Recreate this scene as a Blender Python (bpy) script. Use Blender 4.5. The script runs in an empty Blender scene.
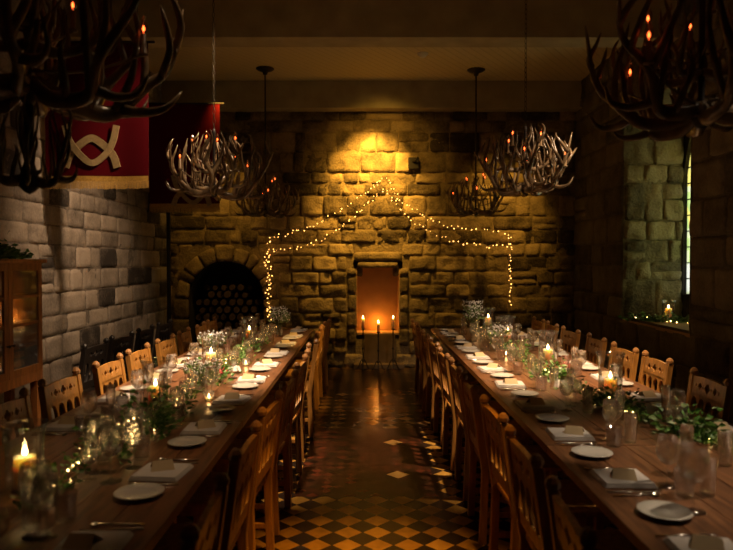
import bpy, bmesh, math, random
from mathutils import Vector, Matrix, noise
PI = math.pi
rnd = random.Random(7)
S = bpy.context.scene
COL = S.collection

# ------------------------------------------------------------------ materials
def mat(name, col, rough=.6, metal=0, spec=.5, nscale=0, namt=.3, stretch=(1, 1, 1), bump=0, col2=None, coat=0):
    m = bpy.data.materials.new(name); m.use_nodes = True
    nt = m.node_tree; b = nt.nodes['Principled BSDF']
    b.inputs['Base Color'].default_value = (*col, 1)
    b.inputs['Roughness'].default_value = rough
    b.inputs['Metallic'].default_value = metal
    b.inputs['Specular IOR Level'].default_value = spec
    b.inputs['Coat Weight'].default_value = coat
    if nscale:
        tc = nt.nodes.new('ShaderNodeTexCoord'); mp = nt.nodes.new('ShaderNodeMapping')
        mp.inputs['Scale'].default_value = stretch
        nz = nt.nodes.new('ShaderNodeTexNoise'); nz.inputs['Scale'].default_value = nscale
        nz.inputs['Detail'].default_value = 6
        cr = nt.nodes.new('ShaderNodeValToRGB')
        c2 = col2 or tuple(c * (1 - namt) for c in col)
        cr.color_ramp.elements[0].color = (*c2, 1); cr.color_ramp.elements[0].position = .32
        cr.color_ramp.elements[1].color = (*col, 1); cr.color_ramp.elements[1].position = .68
        L = nt.links.new
        L(tc.outputs['Object'], mp.inputs[0]); L(mp.outputs[0], nz.inputs[0])
        L(nz.outputs[0], cr.inputs[0]); L(cr.outputs[0], b.inputs['Base Color'])
        if bump:
            bp = nt.nodes.new('ShaderNodeBump'); bp.inputs['Strength'].default_value = bump
            bp.inputs['Distance'].default_value = .01
            L(nz.outputs[0], bp.inputs['Height']); L(bp.outputs[0], b.inputs['Normal'])
    return m

def emis(name, col, s):
    m = bpy.data.materials.new(name); m.use_nodes = True
    b = m.node_tree.nodes['Principled BSDF']
    b.inputs['Base Color'].default_value = (*col, 1)
    b.inputs['Emission Color'].default_value = (*col, 1)
    b.inputs['Emission Strength'].default_value = s
    return m

def thin_glass(name, tint=(1, 1, 1), refl=.06, rough=.05, haze=0, top=.75):
    m = bpy.data.materials.new(name); m.use_nodes = True
    nt = m.node_tree; nt.nodes.clear(); N = nt.nodes.new; L = nt.links.new
    out = N('ShaderNodeOutputMaterial'); tr = N('ShaderNodeBsdfTransparent'); gl = N('ShaderNodeBsdfGlossy')
    tr.inputs[0].default_value = (*tint, 1); gl.inputs['Roughness'].default_value = rough
    lw = N('ShaderNodeLayerWeight'); lw.inputs[0].default_value = .35
    mr = N('ShaderNodeMapRange'); mr.inputs['To Min'].default_value = refl; mr.inputs['To Max'].default_value = top
    mx = N('ShaderNodeMixShader')
    L(lw.outputs['Facing'], mr.inputs['Value']); L(mr.outputs[0], mx.inputs[0])
    L(tr.outputs[0], mx.inputs[1]); L(gl.outputs[0], mx.inputs[2])
    if haze:
        df = N('ShaderNodeBsdfDiffuse'); m2 = N('ShaderNodeMixShader'); m2.inputs[0].default_value = haze
        L(mx.outputs[0], m2.inputs[1]); L(df.outputs[0], m2.inputs[2]); mx = m2
    L(mx.outputs[0], out.inputs[0])
    return m

def wine_glass_mat():
    m = thin_glass('drinking_glass', (.99, .99, .99), .06, rough=.035, top=.42)
    nt = m.node_tree; out = [n for n in nt.nodes if n.type == 'OUTPUT_MATERIAL'][0]; src = out.inputs[0].links[0].from_socket
    g = nt.nodes.new('ShaderNodeBsdfGlass'); g.inputs['IOR'].default_value = 1.45; g.inputs['Roughness'].default_value = .02
    mx = nt.nodes.new('ShaderNodeMixShader'); mx.inputs[0].default_value = .3
    nt.links.new(src, mx.inputs[1]); nt.links.new(g.outputs[0], mx.inputs[2]); nt.links.new(mx.outputs[0], out.inputs[0])
    return m

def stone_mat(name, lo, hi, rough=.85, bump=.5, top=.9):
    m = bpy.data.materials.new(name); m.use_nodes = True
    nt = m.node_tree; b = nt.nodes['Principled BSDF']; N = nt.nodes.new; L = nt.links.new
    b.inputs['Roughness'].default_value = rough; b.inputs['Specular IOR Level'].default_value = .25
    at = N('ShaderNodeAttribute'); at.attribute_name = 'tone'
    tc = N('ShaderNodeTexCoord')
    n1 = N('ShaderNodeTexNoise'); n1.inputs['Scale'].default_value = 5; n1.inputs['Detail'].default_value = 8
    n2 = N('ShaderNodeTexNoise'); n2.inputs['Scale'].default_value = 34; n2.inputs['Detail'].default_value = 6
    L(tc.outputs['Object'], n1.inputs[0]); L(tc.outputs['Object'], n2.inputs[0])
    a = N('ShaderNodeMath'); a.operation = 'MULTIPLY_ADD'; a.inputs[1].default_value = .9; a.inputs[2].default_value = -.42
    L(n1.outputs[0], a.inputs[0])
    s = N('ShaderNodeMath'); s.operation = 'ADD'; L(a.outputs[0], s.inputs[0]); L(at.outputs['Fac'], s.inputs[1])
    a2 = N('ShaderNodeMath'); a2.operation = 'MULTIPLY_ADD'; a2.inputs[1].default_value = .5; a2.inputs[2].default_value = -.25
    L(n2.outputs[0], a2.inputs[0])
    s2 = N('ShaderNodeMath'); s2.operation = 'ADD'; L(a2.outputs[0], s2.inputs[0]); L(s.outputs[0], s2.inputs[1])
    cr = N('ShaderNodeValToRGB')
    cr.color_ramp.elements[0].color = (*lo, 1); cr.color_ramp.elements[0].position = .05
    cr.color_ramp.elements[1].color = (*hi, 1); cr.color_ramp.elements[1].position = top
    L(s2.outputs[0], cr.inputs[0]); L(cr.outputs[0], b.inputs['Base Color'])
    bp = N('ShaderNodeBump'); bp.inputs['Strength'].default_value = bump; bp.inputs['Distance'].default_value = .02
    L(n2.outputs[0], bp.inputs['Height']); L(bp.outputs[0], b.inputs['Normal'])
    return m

M = {}
M['stone'] = stone_mat('warm_rubble_stone', (.05, .036, .02), (.42, .31, .16), bump=.9)
M['ashlar'] = stone_mat('grey_ashlar_stone', (.045, .038, .032), (.4, .34, .27), bump=.35)
M['shaded_stone'] = stone_mat('shaded_wall_stone', (.03, .025, .018), (.2, .17, .11), bump=.6)  # wall stone darkened in colour for the unlit right wall
M['ceiling'] = mat('ochre_plaster', (.55, .43, .25), .9, nscale=3, namt=.25)
M['beam'] = mat('brown_painted_beam', (.44, .38, .22), .8, nscale=4, namt=.25)
M['oak'] = mat('golden_oak', (.52, .235, .05), .36, nscale=9, namt=.5, stretch=(4, 4, .7), bump=.15, spec=.5)
M['cab_oak'] = mat('cabinet_oak', (.27, .1, .025), .4, nscale=9, namt=.5, stretch=(4, 4, .7))
M['reveal'] = stone_mat('lit_reveal_stone', (.035, .03, .015), (.27, .23, .11), bump=1)  # lighter copy of the wall stone for the lit window recess
M['step'] = mat('dark_step_stone', (.16, .1, .05), .8, nscale=6, namt=.4)
M['oak_dark'] = mat('dark_finial_oak', (.3, .14, .045), .3)
M['ebony'] = mat('black_wood', (.012, .009, .008), .5)
M['table'] = mat('dark_table_oak', (.24, .105, .042), .34, nscale=6, col2=(.09, .038, .018), stretch=(8, .8, 1), bump=.15)
M['table_leg'] = mat('table_leg_oak', (.12, .06, .03), .5)
M['linen'] = mat('white_linen', (.6, .56, .52), .85)
M['card'] = mat('tan_card', (.58, .44, .25), .8)
M['china'] = mat('white_china', (.56, .53, .47), .15)
M['silver'] = mat('silver_cutlery', (.7, .66, .6), .22, 1)
M['glass'] = thin_glass('clear_glass', (.95, .95, .95), .09, rough=.06, haze=.035)
M['wglass'] = wine_glass_mat()
M['hglass'] = thin_glass('hurricane_glass', (.98, .98, .98), .04, haze=.01)
M['water'] = thin_glass('water_surface', (.95, .97, .97), .1)
M['antler'] = mat('antler', (.24, .165, .09), .26, nscale=8, col2=(.035, .025, .016))
M['iron'] = mat('black_iron', (.02, .017, .015), .5, .6)
M['chain'] = mat('bronze_chain', (.025, .018, .01), .45, .7)
M['ivory'] = mat('ivory_sleeve', (.17, .11, .05), .5)
M['bulb'] = thin_glass('bulb_glass', (1, .8, .6), .06)
M['filament'] = emis('orange_filament', (1, .13, .03), 5)
M['flame'] = emis('candle_flame', (1, .6, .22), 28)
M['fairy'] = emis('warm_fairy_bulb', (1, .46, .1), 4.5)
M['sparkle'] = emis('garland_fairy_bulb', (1, .6, .2), 16)
M['wire'] = mat('copper_wire', (.06, .035, .015), .4, .5)
M['velvet'] = mat('crimson_velvet', (.07, .001, .004), .9, spec=.08)
M['gold'] = mat('gold_braid', (.5, .3, .06), .55, nscale=60, namt=.4)
M['goldk'] = mat('old_gold_applique', (.32, .23, .1), .7, nscale=30, namt=.3)
M['leaf'] = mat('green_leaf', (.1, .25, .035), .4, nscale=20, namt=.5)
M['leaf2'] = mat('pale_leaf', (.27, .38, .15), .5, nscale=20, namt=.4)
M['petal'] = mat('white_petal', (.75, .72, .7), .7)
M['red'] = mat('red_petal', (.35, .02, .02), .6)
M['stem'] = mat('green_stem', (.08, .1, .03), .6)
M['bark'] = mat('log_bark', (.07, .04, .02), .9, nscale=12, namt=.6)
M['logend'] = mat('log_end', (.1, .06, .03), .8, nscale=8, namt=.5)
M['black'] = mat('matt_black', (.008, .008, .008), .6)
M['white'] = mat('white_plastic', (.7, .68, .62), .5)
M['soot'] = mat('sooty_brick', (.03, .025, .02), .95)
M['plaster'] = mat('niche_plaster', (.46, .29, .14), .85, nscale=5, namt=.2)
M['lead'] = mat('lead_came', (.02, .02, .02), .5, .5)
M['book'] = mat('tan_book', (.4, .22, .08), .7)
M['book2'] = mat('green_book', (.08, .1, .06), .7)
wx = mat('ivory_wax', (.92, .7, .42), .5); M['wax'] = wx
b = wx.node_tree.nodes['Principled BSDF']
b.inputs['Subsurface Weight'].default_value = 1; b.inputs['Subsurface Radius'].default_value = (1, .65, .35)
b.inputs['Subsurface Scale'].default_value = .1

# floor tiles: 45 degree checker with a dark diaper panel across the aisle
def floor_mat():
    m = bpy.data.materials.new('tiled_floor'); m.use_nodes = True
    nt = m.node_tree; bs = nt.nodes['Principled BSDF']; N = nt.nodes.new; L = nt.links.new
    def mth(op, a, b=None, c=None):
        n = N('ShaderNodeMath'); n.operation = op
        for i, v in enumerate((a, b, c)):
            if v is None: continue
            if isinstance(v, (int, float)): n.inputs[i].default_value = v
            else: L(v, n.inputs[i])
        return n.outputs[0]
    tc = N('ShaderNodeTexCoord'); sp = N('ShaderNodeSeparateXYZ'); L(tc.outputs['Object'], sp.inputs[0])
    X, Y = sp.outputs[0], sp.outputs[1]
    D = .18
    def grid(D):
        dx = mth('SUBTRACT', X, .076); dy = mth('SUBTRACT', Y, 4.116)
        a = mth('DIVIDE', mth('ADD', dx, dy), D); b_ = mth('DIVIDE', mth('SUBTRACT', dx, dy), D)
        ra, rb = mth('ROUND', a), mth('ROUND', b_)
        par = mth('ABSOLUTE', mth('MODULO', mth('ADD', ra, rb), 2))
        even = mth('LESS_THAN', par, .5)
        ea = mth('ABSOLUTE', mth('SUBTRACT', a, ra)); eb = mth('ABSOLUTE', mth('SUBTRACT', b_, rb))
        gr = mth('GREATER_THAN', mth('MAXIMUM', ea, eb), .475)
        cb = N('ShaderNodeCombineXYZ'); L(ra, cb.inputs[0]); L(rb, cb.inputs[1])
        wn = N('ShaderNodeTexWhiteNoise'); L(cb.outputs[0], wn.inputs[0])
        return even, gr, wn.outputs[0]
    even, gr, wv = grid(D); e2, g2, w2 = grid(D / 2)
    def mix(f, c1, c2):
        n = N('ShaderNodeMix'); n.data_type = 'RGBA'
        if isinstance(f, float): n.inputs[0].default_value = f
        else: L(f, n.inputs[0])
        for k, c in ((6, c1), (7, c2)):
            if isinstance(c, tuple): n.inputs[k].default_value = (*c, 1)
            else: L(c, n.inputs[k])
        return n.outputs[2]
    nz = N('ShaderNodeTexNoise'); nz.inputs['Scale'].default_value = 14; nz.inputs['Detail'].default_value = 5
    L(tc.outputs['Object'], nz.inputs[0])
    gold = mix(wv, (.3, .15, .025), (.46, .25, .05)); dark = mix(wv, (.014, .009, .007), (.03, .016, .01))
    chk = mix(even, dark, gold)
    chk = mix(gr, chk, (.03, .02, .012))
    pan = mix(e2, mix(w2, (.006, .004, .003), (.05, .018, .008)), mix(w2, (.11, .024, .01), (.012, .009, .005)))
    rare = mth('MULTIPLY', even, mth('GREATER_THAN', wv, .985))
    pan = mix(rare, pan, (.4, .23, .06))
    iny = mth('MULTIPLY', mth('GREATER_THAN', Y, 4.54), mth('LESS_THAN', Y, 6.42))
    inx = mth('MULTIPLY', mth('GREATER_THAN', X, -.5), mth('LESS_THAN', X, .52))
    far_dim = mix(even, (.012, .008, .006), mix(wv, (.1, .045, .012), (.2, .1, .028)))   # tiles darkened beyond the panel to stand in for the unlit far aisle
    chk = mix(mth('GREATER_THAN', Y, 6.42), chk, mix(gr, far_dim, (.02, .014, .01)))
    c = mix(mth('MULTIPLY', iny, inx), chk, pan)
    wear = N('ShaderNodeMix'); wear.data_type = 'RGBA'; wear.blend_type = 'MULTIPLY'; wear.inputs[0].default_value = .6
    cr = N('ShaderNodeValToRGB'); cr.color_ramp.elements[0].position = .25; cr.color_ramp.elements[1].position = .6
    cr.color_ramp.elements[0].color = (.45, .45, .45, 1)
    L(nz.outputs[0], cr.inputs[0]); L(c, wear.inputs[6]); L(cr.outputs[0], wear.inputs[7])
    L(wear.outputs[2], bs.inputs['Base Color'])
    bs.inputs['Roughness'].default_value = .24; bs.inputs['Specular IOR Level'].default_value = .14
    bp = N('ShaderNodeBump'); bp.inputs['Strength'].default_value = .25; bp.inputs['Distance'].default_value = .003
    L(nz.outputs[0], bp.inputs['Height']); L(bp.outputs[0], bs.inputs['Normal'])
    return m
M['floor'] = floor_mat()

def boards_mat():
    m = mat('ceiling_boards', (.34, .26, .14), .8)
    nt = m.node_tree; bs = nt.nodes['Principled BSDF']; N = nt.nodes.new; L = nt.links.new
    tc = N('ShaderNodeTexCoord'); mp = N('ShaderNodeMapping'); mp.inputs['Rotation'].default_value = (0, 0, .6)
    w = N('ShaderNodeTexWave'); w.inputs['Scale'].default_value = 3.2; w.wave_profile = 'SAW'
    L(tc.outputs['Object'], mp.inputs[0]); L(mp.outputs[0], w.inputs[0])
    cr = N('ShaderNodeValToRGB'); cr.color_ramp.elements[0].color = (.34, .3, .17, 1); cr.color_ramp.elements[0].position = 0
    cr.color_ramp.elements[1].color = (.56, .49, .28, 1); cr.color_ramp.elements[1].position = .14
    L(w.outputs[0], cr.inputs[0]); L(cr.outputs[0], bs.inputs['Base Color'])
    bp = N('ShaderNodeBump'); bp.inputs['Distance'].default_value = .02; L(cr.outputs[0], bp.inputs['Height']); L(bp.outputs[0], bs.inputs['Normal'])
    return m
M['boards'] = boards_mat()

def stained():
    m = bpy.data.materials.new('stained_glass'); m.use_nodes = True
    nt = m.node_tree; nt.nodes.clear(); N = nt.nodes.new; L = nt.links.new
    out = N('ShaderNodeOutputMaterial'); t = N('ShaderNodeBsdfTranslucent'); g = N('ShaderNodeBsdfGlossy'); mx = N('ShaderNodeMixShader')
    g.inputs['Roughness'].default_value = .1; mx.inputs[0].default_value = .08
    tc = N('ShaderNodeTexCoord'); mp = N('ShaderNodeMapping'); mp.inputs['Scale'].default_value = (1, 5, 4)
    v = N('ShaderNodeTexVoronoi'); v.distance = 'CHEBYCHEV'; v.inputs['Scale'].default_value = 1.4
    cr = N('ShaderNodeValToRGB'); cr.color_ramp.interpolation = 'CONSTANT'
    e = cr.color_ramp.elements
    e[0].color = (.7, .78, .5, 1); e[1].color = (.85, .75, .2, 1); e[1].position = .3
    for p, c in ((.5, (.75, .8, .75, 1)), (.68, (.5, .7, .25, 1)), (.88, (.7, .12, .06, 1))):
        q = e.new(p); q.color = c
    L(tc.outputs['Object'], mp.inputs[0]); L(mp.outputs[0], v.inputs[0]); L(v.outputs['Color'], cr.inputs[0])
    L(cr.outputs[0], t.inputs[0]); L(t.outputs[0], mx.inputs[1]); L(g.outputs[0], mx.inputs[2]); L(mx.outputs[0], out.inputs[0])
    return m
M['stained'] = stained()

# ------------------------------------------------------------------ mesh helpers
def link(name, bm, m, parent=None, smooth=False, loc=None):
    me = bpy.data.meshes.new(name)
    bmesh.ops.recalc_face_normals(bm, faces=bm.faces)
    bm.to_mesh(me); bm.free()
    if smooth:
        me.shade_smooth()
    for mm in (m if isinstance(m, (list, tuple)) else [m]):
        me.materials.append(M[mm])
    o = bpy.data.objects.new(name, me); COL.objects.link(o)
    if parent: o.parent = parent
    if loc: o.location = loc
    return o

def mesh_obj(name, me, parent=None, loc=(0, 0, 0), rot=(0, 0, 0), sc=None):
    o = bpy.data.objects.new(name, me); COL.objects.link(o)
    if parent: o.parent = parent
    o.location = loc; o.rotation_euler = rot
    if sc: o.scale = sc if isinstance(sc, tuple) else (sc,) * 3
    return o

def tag(o, label, cat, group=None):
    o['label'] = label; o['category'] = cat
    if group: o['group'] = group
    return o
def empty(name, loc=(0, 0, 0), rz=0):
    o = bpy.data.objects.new(name, None); COL.objects.link(o)
    o.empty_display_size = .05; o.location = loc; o.rotation_euler = (0, 0, rz)
    return o
def struct(o):
    o['kind'] = 'structure'; return o
def copy_tree(o, parent=None):
    c = o.copy(); COL.objects.link(c)
    if parent: c.parent = parent
    for ch in list(KIDS(o)): copy_tree(ch, c)
    return c
def KIDS(o): return [x for x in list(o.children)]

def box(bm, x0, x1, y0, y1, z0, z1, bev=0, mi=0, mtx=None):
    r = bmesh.ops.create_cube(bm, size=1)
    vs = r['verts']
    for v in vs:
        v.co = Vector(((x0 + x1) / 2 + v.co.x * (x1 - x0), (y0 + y1) / 2 + v.co.y * (y1 - y0), (z0 + z1) / 2 + v.co.z * (z1 - z0)))
    if bev:
        es = {e for v in vs for e in v.link_edges}
        q = bmesh.ops.bevel(bm, geom=list(es), offset=bev, segments=2, affect='EDGES', profile=.6)
        vs = list({v for f in q['faces'] for v in f.verts} | {v for v in vs if v.is_valid})
    if mi:
        for f in {f for v in vs for f in v.link_faces}: f.material_index = mi
    if mtx:
        for v in vs: v.co = mtx @ v.co
    return vs

def catmull(pts, n):
    P = [Vector(p) for p in pts]
    if len(P) < 3:
        return [P[0].lerp(P[-1], i / n) for i in range(n + 1)]
    Q = [2 * P[0] - P[1]] + P + [2 * P[-1] - P[-2]]
    out = []; seg = len(P) - 1
    for i in range(n + 1):
        t = i / n * seg; k = min(int(t), seg - 1); t -= k
        a, b, c, d = Q[k:k + 4]
        out.append(.5 * ((2 * b) + (c - a) * t + (2 * a - 5 * b + 4 * c - d) * t * t + (3 * b - a - 3 * c + d) * t ** 3))
    return out

def tube(bm, pts, r0, r1=None, n=None, seg=6, cap=True, rf=None):
    r1 = r0 if r1 is None else r1
    P = catmull(pts, n) if n else [Vector(p) for p in pts]
    rings = []; up = Vector((0, 0, 1))
    t0 = (P[1] - P[0]).normalized()
    a = t0.cross(up)
    if a.length < .1: a = t0.cross(Vector((1, 0, 0)))
    a.normalize()
    for i, p in enumerate(P):
        t = (P[min(i + 1, len(P) - 1)] - P[max(i - 1, 0)]).normalized()
        a = (a - t * a.dot(t)).normalized(); b_ = t.cross(a)
        f = i / (len(P) - 1)
        r = rf(f) if rf else r0 + (r1 - r0) * f
        rings.append([bm.verts.new(p + (a * math.cos(2 * PI * k / seg) + b_ * math.sin(2 * PI * k / seg)) * r) for k in range(seg)])
    for i in range(len(rings) - 1):
        for k in range(seg):
            bm.faces.new((rings[i][k], rings[i][(k + 1) % seg], rings[i + 1][(k + 1) % seg], rings[i + 1][k]))
    if cap:
        bm.faces.new(rings[0][::-1]); bm.faces.new(rings[-1])

def lathe(bm, prof, seg=20, c=(0, 0, 0), mi=0):
    rings = []
    for r, z in prof:
        if r < 1e-5: rings.append([bm.verts.new((c[0], c[1], c[2] + z))])
        else: rings.append([bm.verts.new((c[0] + r * math.cos(2 * PI * k / seg), c[1] + r * math.sin(2 * PI * k / seg), c[2] + z)) for k in range(seg)])
    for i in range(len(rings) - 1):
        A, B = rings[i], rings[i + 1]
        for k in range(seg):
            k2 = (k + 1) % seg
            if len(A) == 1 and len(B) == 1: continue
            if len(A) == 1: f = bm.faces.new((A[0], B[k2], B[k]))
            elif len(B) == 1: f = bm.faces.new((A[k], A[k2], B[0]))
            else: f = bm.faces.new((A[k], A[k2], B[k2], B[k]))
            f.material_index = mi

def leaf(bm, p, d, size, r):
    """a folded pointed leaf, two quads each side of its midrib"""
    d = d.normalized(); s = d.cross(Vector((r.uniform(-1, 1), r.uniform(-1, 1), r.uniform(-1, 1)))).normalized(); n = d.cross(s)
    w = size * .33
    a = bm.verts.new(p); m1 = bm.verts.new(p + d * size * .5 - n * size * .06); t = bm.verts.new(p + d * size)
    l = bm.verts.new(p + d * size * .42 + s * w + n * w * .35); q = bm.verts.new(p + d * size * .42 - s * w + n * w * .35)
    bm.faces.new((a, l, m1)); bm.faces.new((l, t, m1)); bm.faces.new((a, m1, q)); bm.faces.new((q, m1, t))

# camera model for cheap visibility tests
FPX = 650.0; CH = 1.65; PITCH = math.atan(13 / FPX); YAW = math.atan(1.5 / FPX)
def proj(x, y, z):
    # (px, py) in the 733x550 frame
    X = x * math.cos(YAW) - y * math.sin(YAW); Yf = y * math.cos(YAW) + x * math.sin(YAW)
    Z = z - CH
    d = Yf * math.cos(PITCH) - Z * math.sin(PITCH); u = Z * math.cos(PITCH) + Yf * math.sin(PITCH)
    if d < .1: return (-999, 999)
    return 366.5 + FPX * X / d, 275 - FPX * u / d
def seen(x, y, z, m=15):
    a, b_ = proj(x, y, z); return -m < a < 733 + m and -m < b_ < 550 + m

ORD = ['nearest', 'second nearest', 'third nearest', 'fourth nearest', 'fifth nearest', 'sixth nearest', 'seventh nearest', 'eighth nearest', 'ninth nearest', 'tenth nearest', 'eleventh nearest', 'twelfth nearest', 'thirteenth nearest', 'fourteenth nearest']

# ------------------------------------------------------------------ stone walls
class Wall:
    def __init__(s, mp, seed): s.bm = bmesh.new(); s.mp = mp; s.r = random.Random(seed); s.tone = []; s.lay = s.bm.verts.layers.float.new('tone')
    def v(s, u, w, d, t):
        x = s.bm.verts.new(s.mp(u, w, d)); x[s.lay] = t; return x
    def stone(s, u0, u1, w0, w1, prot, tone, rough=.012, gap=.008, mp=None, nseg=.045):
        mp = mp or s.mp; r = s.r
        u0 += gap * r.uniform(.5, 1.5); u1 -= gap * r.uniform(.5, 1.5); w0 += gap * r.uniform(.5, 1.5); w1 -= gap * r.uniform(.5, 1.5)
        if u1 - u0 < .02 or w1 - w0 < .02: return
        nx = max(4, min(12, int((u1 - u0) / nseg) + 2)); ny = max(4, min(8, int((w1 - w0) / nseg) + 2))
        j = [(r.uniform(-1, 1) * gap, r.uniform(-1, 1) * gap) for _ in range(4)]
        off = r.uniform(0, 99); tilt = (r.uniform(-1, 1), r.uniform(-1, 1))
        def par(i, n):  # clustered towards the ends so the arris reads
            e = .018 / max(.05, 1)
            return [0, None]
        def ax(n, L):
            e = min(.012 / L, .2)
            return [0, e] + [e + (1 - 2 * e) * k / (n - 3) for k in range(1, n - 3)] + [1 - e, 1]
        U = ax(nx + 1, u1 - u0); W = ax(ny + 1, w1 - w0)
        g = []
        for jj, b in enumerate(W):
            row = []
            for ii, a in enumerate(U):
                du = (j[0][0] * (1 - a) * (1 - b) + j[1][0] * a * (1 - b) + j[2][0] * a * b + j[3][0] * (1 - a) * b)
                dw = (j[0][1] * (1 - a) * (1 - b) + j[1][1] * a * (1 - b) + j[2][1] * a * b + j[3][1] * (1 - a) * b)
                u = u0 + (u1 - u0) * a + du; w = w0 + (w1 - w0) * b + dw
                edge = ii in (0, len(U) - 1) or jj in (0, len(W) - 1)
                cor = ii in (0, 1, len(U) - 2, len(U) - 1) and jj in (0, 1, len(W) - 2, len(W) - 1)
                if cor:  # round the corners off
                    u += (.5 - a) * .012; w += (.5 - b) * .012
                n = noise.noise(Vector((u * 7 + off, w * 7, off))) + .5 * noise.noise(Vector((u * 19 + off, w * 19, off)))
                wob = noise.noise_vector(Vector((u * 11 + off, w * 11, off))); u += wob.x * rough * .35; w += wob.y * rough * .35
                d = -.006 if edge else prot + n * rough + (tilt[0] * (a - .5) + tilt[1] * (b - .5)) * rough * .8
                x = s.bm.verts.new(mp(u, w, d)); x[s.lay] = tone; row.append(x)
            g.append(row)
        for jj in range(len(g) - 1):
            for ii in range(len(g[0]) - 1):
                s.bm.faces.new((g[jj][ii], g[jj][ii + 1], g[jj + 1][ii + 1], g[jj + 1][ii]))
    def backing(s, u0, u1, w0, w1, hole, step=.1, tone=.4):
        nu = int(math.ceil((u1 - u0) / step)); nw = int(math.ceil((w1 - w0) / step)); G = {}
        def vv(i, k):
            if (i, k) not in G: G[(i, k)] = s.v(u0 + (u1 - u0) * i / nu, w0 + (w1 - w0) * k / nw, 0, tone)
            return G[(i, k)]
        for i in range(nu):
            for k in range(nw):
                uc = u0 + (u1 - u0) * (i + .5) / nu; wc = w0 + (w1 - w0) * (k + .5) / nw
                if hole and hole(uc, wc): continue
                s.bm.faces.new((vv(i, k), vv(i + 1, k), vv(i + 1, k + 1), vv(i, k + 1)))
    def courses(s, u0, u1, w0, w1, hr, wr, prot, blocked=None, tr=(.15, .75), rough=.012, gap=.008, darkp=0):
        r = s.r; w = w0
        while w < w1 - .03:
            h = r.uniform(*hr)
            if w + h > w1 - hr[0] * .6: h = w1 - w
            ivs = [(u0, u1)]
            if blocked:
                for (a, b) in blocked(w, w + h):
                    nv = []
                    for (p, q) in ivs:
                        if b <= p or a >= q: nv.append((p, q)); continue
                        if a > p: nv.append((p, a))
                        if b < q: nv.append((b, q))
                    ivs = nv
            for (p, q) in ivs:
                u = p + (0 if p > u0 else -r.uniform(0, .1) * 0)
                while u < q - .02:
                    L = r.uniform(*wr)
                    if u + L > q - wr[0] * .5: L = q - u
                    t = r.uniform(*tr)
                    if r.random() < darkp: t = .02
                    k = r.random()
                    if k < .12 and h > .2 and L > .25:
                        hh = h * r.uniform(.4, .6)
                        s.stone(u, u + L, w, w + hh, r.uniform(*prot), t, rough, gap); s.stone(u, u + L, w + hh, w + h, r.uniform(*prot), r.uniform(*tr), rough, gap)
                    else: s.stone(u, u + L, w, w + h, r.uniform(*prot), t, rough, gap)
                    u += L
            w += h
    def done(s, name, m, smooth=True):
        return struct(link(name, s.bm, m, smooth=smooth))

YB = 10.2; XL = -3.1; XR = 3.3; ZC = 4.4; YF = -1.2
AX, AR, AZ = -2.18, .573, 1.08        # fireplace arch
NX0, NX1, NZ0, NZ1 = -.126, .53, .54, 1.56   # niche

def arch_in(u, w, e=0):
    return (abs(u - AX) < AR + e) if w < AZ else math.hypot(u - AX, w - AZ) < AR + e
W = Wall(lambda u, w, d: Vector((u, YB - d, w)), 3)
def hole_b(u, w): return arch_in(u, w, .1) or (NX0 - .02 < u < NX1 + .02 and NZ0 < w < NZ1 + .02)
W.backing(XL - .1, XR + .1, -.05, 4.2, hole_b, .07)
def blk(a, b):
    out = []; e = .27
    if a < AZ + AR + e:
        wm = max(a, AZ); hw = AR + e if a <= AZ else (math.sqrt(max(0, (AR + e) ** 2 - (wm - AZ) ** 2)))
        if hw > 0: out.append((AX - hw, AX + hw))
    if b > NZ0 - .2 and a < NZ1: out.append((NX0 - .16, NX1 + .16))
    elif b <= NZ0 - .2 + .001: out.append((NX0 + .1, NX1 - .04))
    elif a < NZ1 + .24: out.append((NX0 - .05, NX1 + .05))
    return out
W.courses(XL, XR, 0, 4.1, (.17, .32), (.16, .62), (.01, .035), blk, tr=(.08, .75), rough=.036, gap=.004, darkp=.08)
# voussoirs round the arch and its jamb stones
pol = lambda u, w, d: Vector((AX + math.cos(u) * w, YB - d, AZ + math.sin(u) * w))
a = 0.0
while a < PI - .05:
    da = W.r.uniform(.2, .42)
    if a + da > PI - .2: da = PI - a
    # the stone function works in metres, so feed angles scaled by radius
    R = AR + .13
    W.stone(a * R, (a + da) * R, AR, AR + W.r.uniform(.2, .29), .05, W.r.uniform(.25, .7), .02, .008, mp=lambda u, w, d: pol(u / R, w, d))
    a += da
for sgn in (-1, 1):
    z = 0.
    while z < AZ:
        h = min(W.r.uniform(.16, .3), AZ - z); h = AZ - z if AZ - z - h < .1 else h
        u0, u1 = (AX - AR - .27, AX - AR) if sgn < 0 else (AX + AR, AX + AR + .27)
        W.stone(u0, u1, z, z + h, .05, W.r.uniform(.2, .6), .02); z += h
# niche surround
z = NZ0 - .2
while z < NZ1 - .02:
    h = min(.27, NZ1 - z)
    W.stone(NX0 - .16, NX0, z, z + h, .045, W.r.uniform(.1, .4), .012); W.stone(NX1, NX1 + .16, z, z + h, .045, W.r.uniform(.1, .4), .012)
    z += h
W.stone(NX0 + .0, NX1 - .0, NZ1 - .02, NZ1 + .1, .075, .35, .01)
W.stone(NX0 - .05, NX1 + .05, NZ1 + .1, NZ1 + .26, .05, .4, .015)
W.done('wall_back', 'stone')

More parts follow.
